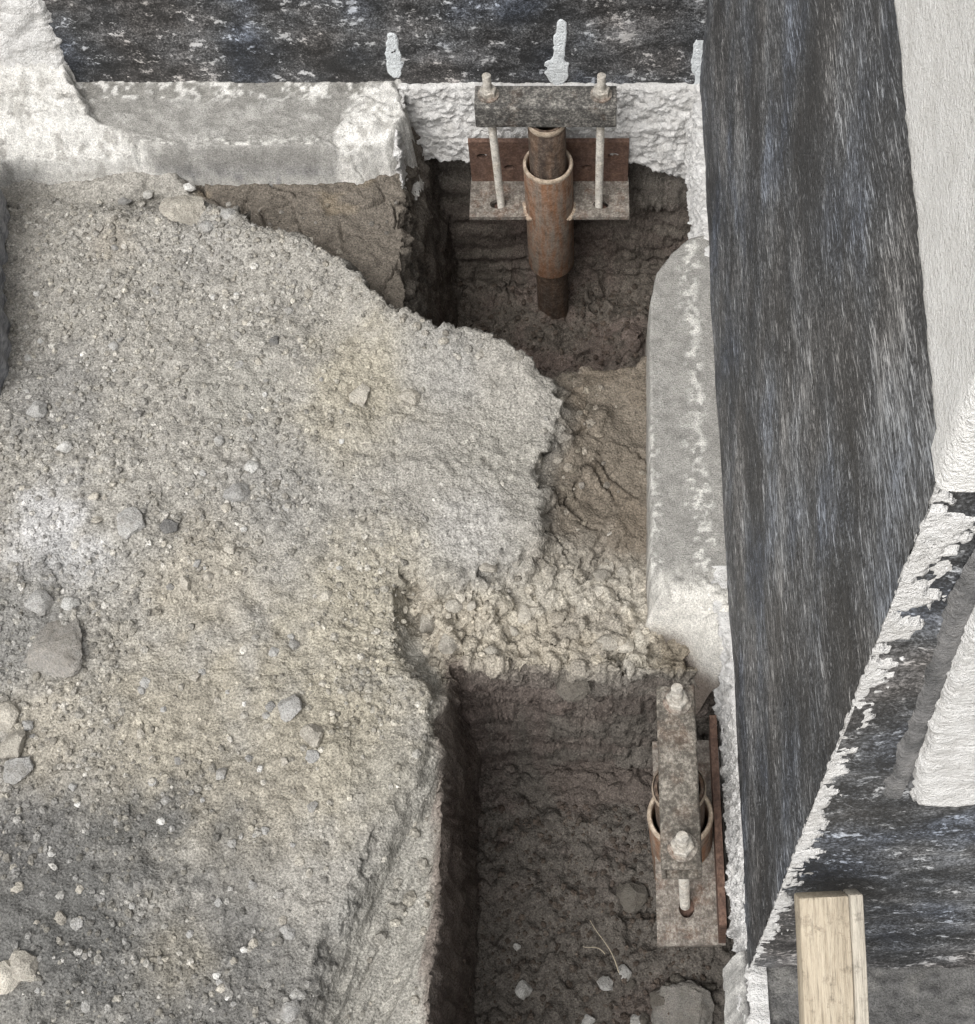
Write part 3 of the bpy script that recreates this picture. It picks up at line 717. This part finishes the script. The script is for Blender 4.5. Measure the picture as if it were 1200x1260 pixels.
# the end of the side wall leans back a little with height
kb = KB
for ch in sw.children:
    me = ch.data; co = np.empty(len(me.vertices) * 3, np.float32); me.vertices.foreach_get('co', co); co = co.reshape(-1, 3)
    off = np.array(ch.location) + np.array(sw.location)
    y = co[:, 1] + off[1]; z = co[:, 2] + off[2]
    co[:, 1] += kb * np.clip(z - ZF, 0, 3) * np.clip(1 - (y - CORY) / (WY - CORY), 0, 1)
    me.vertices.foreach_set('co', co.reshape(-1)); me.update()

# ------------------------------------------------------------------ piers
def plate_mesh(name, w, d, t, holes):
    """flat plate in XY, centred on x, from y=0 to d, top at z=0; holes (x, y, rx, ry)"""
    bm = bmesh.new(); edges = []
    def loop(pts):
        vs = [bm.verts.new((x, y, 0)) for x, y in pts]
        for i in range(len(vs)): edges.append(bm.edges.new((vs[i], vs[(i + 1) % len(vs)])))
    loop([(-w / 2, 0), (w / 2, 0), (w / 2, d), (-w / 2, d)])
    for hx, hy, rx, ry in holes:
        loop([(hx + rx * math.cos(a * math.pi / 8), hy + ry * math.sin(a * math.pi / 8)) for a in range(16)])
    bmesh.ops.triangle_fill(bm, use_beauty=True, use_dissolve=False, edges=edges)
    for f in bm.faces:
        if f.normal.z < 0: f.normal_flip()
    r = bmesh.ops.extrude_face_region(bm, geom=list(bm.faces))
    for v in r['geom']:
        if isinstance(v, bmesh.types.BMVert): v.co.z -= t
    bmesh.ops.recalc_face_normals(bm, faces=bm.faces)
    return bm
def hexnut(r, h):
    bm = bmesh.new(); n = 6
    prof = [(r * 0.86, 0), (r, h * 0.12), (r, h * 0.88), (r * 0.86, h)]
    rings = [[bm.verts.new((q * math.cos(i * math.pi / 3 + .3), q * math.sin(i * math.pi / 3 + .3), z)) for i in range(n)] for q, z in prof]
    for a, b in zip(rings, rings[1:]):
        for i in range(n): bm.faces.new((a[i], a[(i + 1) % n], b[(i + 1) % n], b[i]))
    bm.faces.new(rings[-1]); bm.faces.new(rings[0][::-1])
    bmesh.ops.recalc_face_normals(bm, faces=bm.faces)
    return bm
ZPL = -0.118; ZB0, ZB1 = 0.116, 0.166
ROD = 0.096
def make_pier(loc, rz, lean, label, beam_mat, rod_out=0.044, dy=0.0):
    """local +y points to the wall; origin on the axis at the sleeve's top"""
    t = empty('underpinning_pier', loc, (0, 0, 0))
    t.rotation_euler = (Matrix.Rotation(rz, 4, 'Z') @ Matrix.Rotation(lean, 4, 'X')).to_euler()
    tag(t, label, 'pier', 'steel underpinning piers at the footing')
    # driven pipe
    prof = [(0.0315, -0.75), (0.0315, -0.1), (0.033, -0.09), (0.033, ZB0 - 0.004), (0.032, ZB0 - 0.002), (0.028, ZB0 - 0.002), (0.0275, ZB0 - 0.006), (0.0275, -0.1)]
    pipe = link('pipe', bm_mesh('pipe', lathe(prof, 40), True, 40), M['pipe'], t)
    link('pipe_rim', bm_mesh('pipe_rim', lathe([(0.0335, ZB0 - 0.014), (0.0352, ZB0 - 0.010), (0.0352, ZB0 - 0.005), (0.0335, ZB0 - 0.001)], 40), True), M['rim'], pipe)
    # sleeve with bright worn rim
    prof = [(0.0445, -0.004), (0.0445, -0.283), (0.0435, -0.285), (0.039, -0.285), (0.0385, -0.28), (0.0385, -0.004)]
    sl = link('sleeve', bm_mesh('sleeve', lathe(prof, 48), True, 40), M['sleeve'], t)
    link('sleeve_rim', bm_mesh('sleeve_rim', lathe([(0.0385, -0.004), (0.0385, 0.0), (0.040, 0.0018), (0.0435, 0.0018), (0.0447, 0.0), (0.0452, -0.003), (0.0445, -0.006)], 48), True, 40), M['rim'], sl)
    # seat plate, its front edge at the sleeve axis
    pm = plate_mesh('seat_plate', 0.296, 0.094, 0.008, [(-ROD, 0.030 - dy, 0.015, 0.011), (ROD, 0.030 - dy, 0.015, 0.011)])
    bm = pm; sp = link('seat_plate', bm_mesh('seat_plate', bm), M['plate'], t, (0, -0.026 + dy, ZPL))
    # upright plate against the footing with slots
    bp = plate_mesh('back_plate', 0.292, 0.108, 0.010, [(-0.122, 0.070, 0.011, 0.0075), (-0.074, 0.040, 0.010, 0.007), (0.070, 0.040, 0.010, 0.007), (0.118, 0.072, 0.011, 0.0075)])
    bp.transform(Matrix.Rotation(R(90), 4, 'X'))
    link('back_plate', bm_mesh('back_plate', bp), M['rust'], t, (0, 0.058 + dy, ZPL - 0.002))
    bm = bmesh.new(); bm_box(bm, -0.14, 0.14, 0.0695 + dy, 0.0715 + dy, ZPL + 0.002, ZPL + 0.098)  # added thin dark sheet, so the slots read as shaded holes
    link('shade_backing', bm_mesh('shade_backing', bm), M['dark'], t)
    # weld collar where sleeve and plate meet
    rr = random.Random(5)
    for sgn in (-1, 1):
        bm = bmesh.new()
        for k in range(9):
            a = math.pi * (1.5 + sgn * (0.18 + 0.045 * k))
            g = bmesh.ops.create_icosphere(bm, subdivisions=1, radius=0.0052 + 0.0014 * rr.random())
            for v in g['verts']: v.co += Vector((0.046 * math.cos(a), 0.046 * math.sin(a) if 0.046 * math.sin(a) > -0.024 else -0.026, ZPL - 0.003))
        link('weld', bm_mesh('weld', bm, True), M['rim'], t)
    # cap beam: hollow square tube
    bm = bmesh.new(); L = 0.119; h = 0.025; wt = 0.005
    def ring(x, hh, r):
        out = []
        for cxs, czs, a0 in ((1, 1, 0), (-1, 1, 90), (-1, -1, 180), (1, -1, 270)):
            for k in range(4):
                a = R(a0 + 30 * k); out.append(bm.verts.new((x, cxs * (hh - r) + r * math.cos(a), (ZB0 + ZB1) / 2 + czs * (hh - r) + r * math.sin(a))))
        return out
    rings = [ring(-L, h - wt, 0.003), ring(-L, h - .001, 0.004), ring(-L + .001, h, 0.004), ring(L - .001, h, 0.004), ring(L, h - .001, 0.004), ring(L, h - wt, 0.003)]
    for a, b in zip(rings, rings[1:] + rings[:1]):
        for i in range(16): bm.faces.new((a[i], a[(i + 1) % 16], b[(i + 1) % 16], b[i]))
    bmesh.ops.recalc_face_normals(bm, faces=bm.faces)
    link('cap_beam', bm_mesh('cap_beam', bm, True, 35), M[beam_mat], t)
    # threaded rods with nut and washer
    prof = []; z = ZPL - 0.035; k = 0
    while z < ZB1 + rod_out:
        prof.append((0.0074 if k % 2 else 0.0059, z)); z += 0.0021; k += 1
    prof += [(0.0075, z), (0.0001, z + 0.0003)]
    for sx in (-1, 1):
        rd = link('threaded_rod', bm_mesh('threaded_rod', lathe(prof, 14), True, 30), M['zinc'], t, (sx * ROD * 0.96, 0.002, 0))
        rd.rotation_euler = (0, R(-1.2 if sx < 0 else 0.3), 0)
        link('nut', bm_mesh('nut', hexnut(0.0148, 0.012)), M['nut'], rd, (0, 0, ZB1 + 0.003))
        link('washer', bm_mesh('washer', lathe([(0.008, 0), (0.0185, 0), (0.0185, 0.0028), (0.008, 0.0028)], 24), True, 40), M['plate'], rd, (0, 0, ZB1 + 0.0004))
        link('lower_nut', bm_mesh('lower_nut', hexnut(0.0165, 0.013)), M['rust'], rd, (0, 0, ZPL - 0.023))
    return t
p1 = make_pier((-0.066, 1.760, 0.0), 0, R(3.0), 'rusty steel pier with level cap beam in the back pit', 'beam')
p2 = make_pier((0.129, 0.572, 0.0), -math.pi / 2, R(4.2), 'dusty steel pier with cap beam seen end on in the front pit', 'beam_b', dy=-0.012)

# ------------------------------------------------------------------ board against the wall end
TOPX, TOPZ = atY(976, 1096, CORY - 0.006)
bt = Vector((TOPX + 0.031, CORY - 0.006, TOPZ)); bb = Vector((TOPX + 0.062, -0.42, ZP + 0.03))
brd = empty('wooden_board', bb)
ax = (bt - bb); Lb = ax.length; ax.normalize()
xd = Vector((1, 0.0, -0.06)); xd = (xd - ax * xd.dot(ax)).normalized(); yd = ax.cross(xd)
brd.rotation_euler = Matrix((xd, yd, ax)).transposed().to_euler()
tag(brd, 'pale raw lumber board leaning on the corner of the side wall', 'board')
def plank_bm(x0, x1, y0, y1, z0, z1, seed):
    bm = bmesh.new(); bm_box(bm, x0, x1, y0, y1, z0, z1, 0.0025, 2)
    bmesh.ops.subdivide_edges(bm, edges=[e for e in bm.edges if abs(e.verts[0].co.z - e.verts[1].co.z) > 0.05], cuts=30, use_grid_fill=True)
    for v in bm.verts:
        n = 0.0004 * math.sin(v.co.z * 40 + seed) + 0.0002 * math.sin(v.co.z * 190 + v.co.x * 300)
        v.co.x += n; v.co.y += n * 0.6
    return bm
link('plank', bm_mesh('plank', plank_bm(-0.031, 0.0175, -0.026, 0.0, 0, Lb, 1), True, 35), M['lumber'], brd)
link('batten', bm_mesh('batten', plank_bm(0.0178, 0.0315, -0.026, 0.002, 0, Lb + 0.001, 2), True, 35), M['lumber_grey'], brd)

# ------------------------------------------------------------------ plank at the left edge
pa = atz(-26, 455, 0.14); pb = atz(-26, 178, 0.14)
lp = tag(empty('timber_plank', (pa[0], pa[1], ZP)), 'dark weathered timber plank standing on edge at the left border', 'plank')
d = Vector((pb[0] - pa[0], pb[1] - pa[1], 0)); Lp = d.length
lp.rotation_euler = (0, 0, math.atan2(-d.x, d.y))
bm = bmesh.new(); bm_box(bm, -0.05, 0.012, 0, Lp, -0.05, 0.07, 0.006, 3)
bmesh.ops.subdivide_edges(bm, edges=[e for e in bm.edges if abs(e.verts[0].co.y - e.verts[1].co.y) > 0.1], cuts=60, use_grid_fill=True)
for v in bm.verts:
    u = v.co.y / Lp
    v.co.x += 0.010 * math.sin(u * 9) * 0.5 + 0.003 * math.sin(u * 61) - 0.02 * (2 * u - 1) ** 4
    v.co.z += 0.004 * math.sin(u * 37 + v.co.x * 60)
link('board', bm_mesh('board', bm, True, 40), M['plank'], lp)

# ------------------------------------------------------------------ stones
def stone_mesh(seed, sub=3, flat=0.6, cuts=10, rough=0.16):
    rs = random.Random(seed); bm = bmesh.new(); bmesh.ops.create_icosphere(bm, subdivisions=sub, radius=1)
    planes = []
    for k in range(cuts):
        v = Vector((rs.gauss(0, 1), rs.gauss(0, 1), rs.gauss(0, 1))).normalized(); planes.append((v, 0.55 + 0.35 * rs.random()))
    co = np.array([v.co[:] for v in bm.verts])
    n = fbm(co[:, 0] + seed * 7.1, co[:, 1], co[:, 2], 1.3, 4, seed)
    n2 = fbm(co[:, 0] + seed * 3.1, co[:, 1], co[:, 2], 5.0, 3, seed + 3)
    for i, v in enumerate(bm.verts):
        p = v.co * (1 + 0.22 * n[i])
        for pl, dd in planes:
            q = p.dot(pl) - dd
            if q > 0: p = p - pl * q * 0.97
        p = p * (1 + rough * n2[i]); p.z *= flat
        v.co = p
    return bm
variants = []
for k in range(8):
    me = bm_mesh('stone', stone_mesh(100 + k, 3, 0.62), True, 24); variants.append(me)
vm = {}
def stone(px, py, sz, mat, label, group=None, name='stone', zref=ZP, fix=False, variant=None, sink=0.3, asp=1.0, rot=None, big=False, seed=0):
    x, y = atz(px, py, zref); z = float(ground_z(x, y))
    x, y = atz(px, py, z + sz * 0.2); z = float(ground_z(x, y))
    if fix: (x, y), z = atz(px, py, zref), zref
    if big: me = bm_mesh(name, stone_mesh(seed, 5, 0.5, 9, 0.10), True, 28); me.materials.append(M[mat])
    else:
        key = ((variant if variant is not None else random.randrange(8)), mat)
        if key not in vm:
            m2 = variants[key[0]].copy(); m2.materials.append(M[mat]); vm[key] = m2
        me = vm[key]
    o = bpy.data.objects.new(name, me); COL.objects.link(o)
    o.location = (x, y, z + sz * (0.42 - sink))
    o.scale = (sz, sz * asp, sz * random.uniform(0.8, 1.1)); o.rotation_euler = (random.uniform(-.3, .3), random.uniform(-.3, .3), random.uniform(0, 6.28) if rot is None else rot)
    tag(o, label, 'stone' if name != 'clod' else 'clod', group)
    return o
PXM = 1 / 870.0      # metres per photo pixel on the soil, roughly
stone(64, 795, 0.054, 'rock', 'large flat angular grey rock half buried at the left', name='rock', big=True, seed=11, sink=0.42, rot=0.5)
stone(86, 741, 0.014, 'stone_white', 'round whitish pebble just above the large flat rock', variant=1, sink=.2)
stone(48, 742, 0.022, 'stone', 'rounded grey stone touching the top of the large flat rock', variant=2)
stone(160, 642, 0.026, 'stone', 'light grey angular stone with a dark stone at its right', name='rock', big=True, seed=15, sink=.4)
stone(208, 647, 0.016, 'stone_dark', 'dark charcoal stone right of the light angular stone', variant=3, sink=.25)
stone(80, 551, 0.012, 'stone_white', 'whitish stone alone in the upper left gravel', variant=4, sink=.2)
stone(48, 505, 0.018, 'stone', 'tall grey stone near the timber plank', variant=5)
stone(10, 880, 0.022, 'stone_tan', 'topmost of three pale tan stones at the left border', variant=0)
stone(16, 914, 0.026, 'stone_tan', 'middle of three pale tan stones at the left border', variant=6)
stone(22, 946, 0.024, 'stone', 'lowest of three pale stones at the left border', variant=3)
stone(28, 1190, 0.022, 'stone_tan', 'pale tan stone in the dark soil at the lower left', variant=2)
stone(8, 1200, 0.022, 'stone_tan', 'tan stone cut by the lower left border', variant=5)
stone(354, 872, 0.021, 'stone', 'pale grey lump, upper of the pair on the tan soil', variant=1)
stone(385, 904, 0.019, 'stone_tan', 'tan lump just below the pale grey lump', variant=4)
stone(385, 930, 0.011, 'stone', 'small blue grey pebble under the tan lump', variant=6)
stone(232, 230, 0.014, 'stone_white', 'smooth white pebble at the foot of the back footing', variant=1, zref=0.05, sink=.05, asp=.7, rot=.2)
stone(228, 258, 0.044, 'stone_tan', 'big pale angular clod on the crest by the white pebble', name='rock', big=True, seed=23, sink=.25, rot=.8)
stone(257, 281, 0.014, 'stone', 'small grey block below the big crest clod', variant=2)
stone(280, 265, 0.014, 'stone', 'grey crumb on the crest right of the big clod', variant=5)
stone(326, 221, 0.010, 'stone_white', 'white chip at the edge of the footing above the brown soil', variant=3, zref=0.0)
stone(387, 222, 0.009, 'stone_white', 'pinkish white chip right of the other chip under the footing', variant=0, zref=0.0)
stone(187, 250, 0.012, 'stone_white', 'pale pebble in the dark gap under the white plaster', variant=2, zref=0.03)
stone(153, 247, 0.014, 'stone', 'grey pebble leftmost in the gap under the white plaster', variant=6, zref=0.03)
stone(338, 420, 0.010, 'stone_dark', 'small dark pebble alone on the upper soil', variant=4, sink=.2)
stone(268, 542, 0.010, 'stone_white', 'small white pebble in the middle of the grey gravel', variant=1, sink=.2)
stone(310, 575, 0.012, 'stone_white', 'white angular pebble between grey and tan gravel', variant=7, sink=.2)
stone(292, 606, 0.020, 'stone', 'flat pale stone set flush in the gravel', variant=0, sink=.42)
stone(285, 674, 0.011, 'stone_tan', 'round cream pebble on the tan gravel', variant=1, sink=.2)
stone(228, 718, 0.015, 'stone_tan', 'slanted cream stone on the tan gravel', variant=3, asp=.5, rot=2.0)
stone(504, 488, 0.018, 'stone_tan', 'tan clod near the top of the bank above the shelf', variant=2, sink=.3)
stone(440, 487, 0.024, 'stone_tan', 'broad tan clod on the upper bank', variant=5, sink=.45)
stone(838, 1242, 0.048, 'rock', 'large rough grey rock at the bottom of the front pit', name='rock', big=True, seed=31, zref=F2Z, sink=.38, rot=1.0)
stone(645, 1217, 0.015, 'stone_white', 'white pebble on the dark floor of the front pit', variant=1, zref=F2Z, sink=.1)
stone(636, 1166, 0.007, 'stone_white', 'tiny white pebble above the larger one in the front pit', variant=3, zref=F2Z, sink=.1)
stone(744, 1212, 0.014, 'stone', 'grey pebble below the straws in the front pit', variant=6, zref=F2Z, sink=.1)
stone(768, 1198, 0.013, 'stone', 'grey clod right of the straws in the front pit', variant=2, zref=F2Z, sink=.1)
stone(778, 1102, 0.026, 'clod', 'dark earth clod beside the front pier seat plate', variant=5, zref=F2Z, sink=.2, name='clod')
stone(724, 1256, 0.011, 'stone_white', 'pale pebble at the bottom border of the front pit', variant=4, zref=F2Z, sink=.1)
stone(785, 1258, 0.013, 'stone_white', 'pale pebble beside the large rock in the front pit', variant=7, zref=F2Z, sink=.1)
stone(356, 1243, 0.014, 'stone', 'grey stone in the cleft at the bottom of the side bank', variant=0, sink=.2)
stone(366, 1225, 0.010, 'stone_white', 'white chip in the cleft at the bottom of the side bank', variant=2, sink=.2)
stone(705, 838, 0.030, 'clod', 'rounded dark clod stuck in the rim of the front pit', name='clod', big=True, seed=49, zref=-0.03, sink=.5, fix=True)
# clods in the front pit floor
for k in range(26):
    x, y = random.uniform(0.07, 0.19), random.uniform(0.27, 0.43)
    z = float(ground_z(x, y)); sz = random.uniform(0.008, 0.020)
    key = (random.randrange(8), 'clod')
    if key not in vm:
        m2 = variants[key[0]].copy(); m2.materials.append(M['clod']); vm[key] = m2
    o = bpy.data.objects.new('clod', vm[key]); COL.objects.link(o); o.location = (x, y, z + sz * .3); o.scale = (sz,) * 3
    o.rotation_euler = (random.random(), random.random(), random.random() * 6)
    tag(o, 'dark crumbly clod heaped below the front pier', 'clod', 'dark clods below the front pier')
# pebbles that stand out of the gravel
for k in range(130):
    px, py = random.uniform(20, 470), random.uniform(300, 1240)
    if px > 430 - max(0, py - 900) * 0.25: px *= 0.7
    if (px - 64) ** 2 + (py - 795) ** 2 < 60 ** 2: continue
    sz = random.choice([0.004, 0.005, 0.006, 0.007, 0.009])
    kind = 'white' if (random.random() < 0.3 and sz < 0.007) else random.choice(['tan', 'grey'])
    zone = 'in the grey gravel of the upper left' if py < 620 else ('on the tan soil of the middle left' if py < 980 else 'in the dark soil of the lower left')
    stone(px, py, sz, {'white': 'stone_white', 'tan': 'stone_tan', 'grey': 'stone'}[kind], 'small %s pebble %s' % (kind, zone), '%s pebbles %s' % (kind, zone), name='pebble', sink=.35)

# straws in the front pit
def straw(p0, p1, label):
    a = Vector((*atz(*p0, F2Z + .03), 0)); b = Vector((*atz(*p1, F2Z + .03), 0))
    a.z = float(ground_z(a.x, a.y)) + 0.010; b.z = float(ground_z(b.x, b.y)) + 0.010
    bm = bmesh.new(); n = 10; rings = []
    dd = (b - a).normalized(); s1 = dd.cross(Vector((0, 0, 1))).normalized(); s2 = dd.cross(s1)
    for i in range(n + 1):
        t = i / n; c = (b - a) * t + Vector((0, 0, 0.006 * math.sin(t * math.pi))) + s1 * 0.003 * math.sin(t * 5)
        r = 0.0010 * (1 - 0.6 * t)
        rings.append([bm.verts.new(c + s1 * r * math.cos(k * math.pi / 3) + s2 * r * math.sin(k * math.pi / 3)) for k in range(6)])
    for q, w_ in zip(rings, rings[1:]):
        for k in range(6): bm.faces.new((q[k], q[(k + 1) % 6], w_[(k + 1) % 6], w_[k]))
    o = link('straw', bm_mesh('straw', bm, True), M['straw']); o.location = a
    tag(o, label, 'straw')
straw((762, 1195), (728, 1128), 'longer dry straw on the floor of the front pit')
straw((745, 1168), (718, 1158), 'shorter dry straw crossing the longer one in the front pit')

# ------------------------------------------------------------------ loose gravel (uncountable)
def gravel(name, count, gen, smin, smax, cols, seed):
    rs = np.random.default_rng(seed)
    bm = bmesh.new(); bmesh.ops.create_icosphere(bm, subdivisions=1, radius=1)
    bv = np.array([v.co[:] for v in bm.verts]); bf = np.array([[v.index for v in f.verts] for f in bm.faces]); bm.free()
    x, y = gen(rs, count); n = len(x); z = ground_z(x, y)
    sz = smin + (smax - smin) * rs.random(n) ** 3.8
    nv = len(bv)
    V = np.repeat(bv[None], n, 0) * (1 + 0.35 * (rs.random((n, nv, 1)) - 0.5))
    V = V * np.stack([0.75 + 0.5 * rs.random(n), 0.75 + 0.5 * rs.random(n), 0.55 + 0.3 * rs.random(n)], -1)[:, None, :]
    a = rs.random(n) * 6.283; b = (rs.random(n) - .5) * 1.2
    ca, sa, cb, sb = np.cos(a), np.sin(a), np.cos(b), np.sin(b)
    Yr = V[..., 1] * cb[:, None] - V[..., 2] * sb[:, None]; Zr = V[..., 1] * sb[:, None] + V[..., 2] * cb[:, None]
    Xr = V[..., 0] * ca[:, None] - Yr * sa[:, None]; Yr = V[..., 0] * sa[:, None] + Yr * ca[:, None]
    V = np.stack([Xr, Yr, Zr], -1) * sz[:, None, None] + np.stack([x, y, z + sz * 0.08], -1)[:, None, :]
    F = (bf[None] + (np.arange(n) * nv)[:, None, None]).reshape(-1, 3)
    base = C[np.clip(np.searchsorted(ys, y), 0, len(ys) - 1), np.clip(np.searchsorted(xs, x), 0, len(xs) - 1)]
    tint = np.array([srgb(*c) for c in cols])[rs.integers(0, len(cols), n)]
    mixw = (0.10 + 0.4 * rs.random(n))[:, None]
    cc = (base * (1 - mixw) + tint * mixw) * (0.74 + 0.62 * rs.random(n) ** 1.8)[:, None]
    me = bpy.data.meshes.new(name)
    me.vertices.add(n * nv); me.vertices.foreach_set('co', V.reshape(-1).astype(np.float32))
    me.loops.add(F.size); me.loops.foreach_set('vertex_index', F.reshape(-1).astype(np.int32))
    me.polygons.add(len(F)); me.polygons.foreach_set('loop_start', (np.arange(len(F)) * 3).astype(np.int32))
    me.polygons.foreach_set('use_smooth', np.zeros(len(F), bool))
    at = me.color_attributes.new('Col', 'FLOAT_COLOR', 'POINT')
    at.data.foreach_set('color', np.concatenate([np.repeat(cc, nv, 0), np.ones((n * nv, 1))], 1).reshape(-1).astype(np.float32))
    me.update(calc_edges=True)
    return link(name, me, M['soil'])
def gen_top(rs, n):
    x = rs.uniform(-1.15, 0.09, n); y = rs.uniform(0.22, 1.66, n)
    keep = (sdf(PIT1, x, y) > 0.0) & (sdf(PIT2, x, y) > 0.0) & (sdf(SIDE, x, y) > -0.01) & ((sdf(SHELF, x, y) > 0.0) | (rs.random(n) < 0.10)) & ((sdf(BACKLOW, x, y) > -0.02) | (rs.random(n) < 0.25))
    dens = 0.12 + 0.88 * sst(-0.15, 0.40, fbm(x, y, 0, 7, 3, 91) + 0.5 * sst(-0.35, -0.8, x))
    dens = dens * (1 - 0.65 * sst(-0.45, -0.25, x) * sst(0.85, 1.0, y))
    keep &= rs.random(n) < dens
    return x[keep], y[keep]
g = gravel('gravel', 46000, gen_top, 0.0010, 0.0066, [(164, 162, 158), (182, 176, 162), (208, 205, 198), (130, 128, 124), (152, 146, 134)], 3)
tag(g, 'loose grey and tan gravel strewn over the soil', 'gravel', kind='stuff')
def gen_edge(rs, n):
    x = rs.uniform(-0.85, 0.10, n); y = rs.uniform(0.25, 1.66, n)
    ds, dd = sdf(SHELF, x, y), sdf(SIDE, x, y)
    keep = (sdf(PIT1, x, y) > 0.004) & (sdf(PIT2, x, y) > 0.004)
    near = np.clip(0.7 * np.exp(-(sdl(CREST, x, y) / 0.022) ** 2) + np.exp(-((ds + 0.045) / 0.028) ** 2) + 0.35 * np.exp(-((dd + 0.05) / 0.025) ** 2) + 0.18 * (ds < 0) * sst(0.98, 0.86, y) + 0.03 * (ds < 0), 0, 1)
    keep &= rs.random(n) < near
    return x[keep], y[keep]
g = gravel('shed_crumbs', 11000, gen_edge, 0.0012, 0.0095, [(176, 168, 152), (150, 142, 128), (192, 186, 174)], 15)
tag(g, 'loose crumbs shed along the broken soil edges between the pits', 'soil', kind='stuff')
for k in range(20):
    px, py = random.uniform(505, 800), random.uniform(690, 808)
    if px < 640 and py < 715: continue
    x, y = atz(px, py, 0.01); z = float(ground_z(x, y)); sz = random.uniform(0.009, 0.019)
    if z < -0.06: continue
    key = (random.randrange(8), 'stone_tan')
    if key not in vm:
        m2 = variants[key[0]].copy(); m2.materials.append(M['stone_tan']); vm[key] = m2
    o = bpy.data.objects.new('clod', vm[key]); COL.objects.link(o); o.location = (x, y, z - sz * .05); o.scale = (sz, sz * random.uniform(.7, 1.2), sz)
    o.rotation_euler = (random.uniform(-.6, .6), random.uniform(-.6, .6), random.random() * 6)
    tag(o, 'pale crumbly clod on the broken slope between the pits', 'clod', 'pale clods on the slope between the pits')
def gen_pit(rs, n):
    x = np.concatenate([rs.uniform(-0.18, 0.19, n // 2), rs.uniform(-0.29, 0.18, n // 2)]); y = np.concatenate([rs.uniform(0.25, 0.70, n // 2), rs.uniform(1.4, 1.85, n // 2)])
    return x, y
g = gravel('soil_crumbs', 4200, gen_pit, 0.0012, 0.007, [(96, 84, 74)], 9)
cd = g.data.color_attributes['Col']; arr = np.empty(len(cd.data) * 4, np.float32); cd.data.foreach_get('color', arr); arr = arr.reshape(-1, 4)
arr[:, :3] *= np.array([0.85, 0.82, 0.80]); cd.data.foreach_set('color', arr.reshape(-1))
tag(g, 'dark soil crumbs on the floors of both pits', 'soil', kind='stuff')
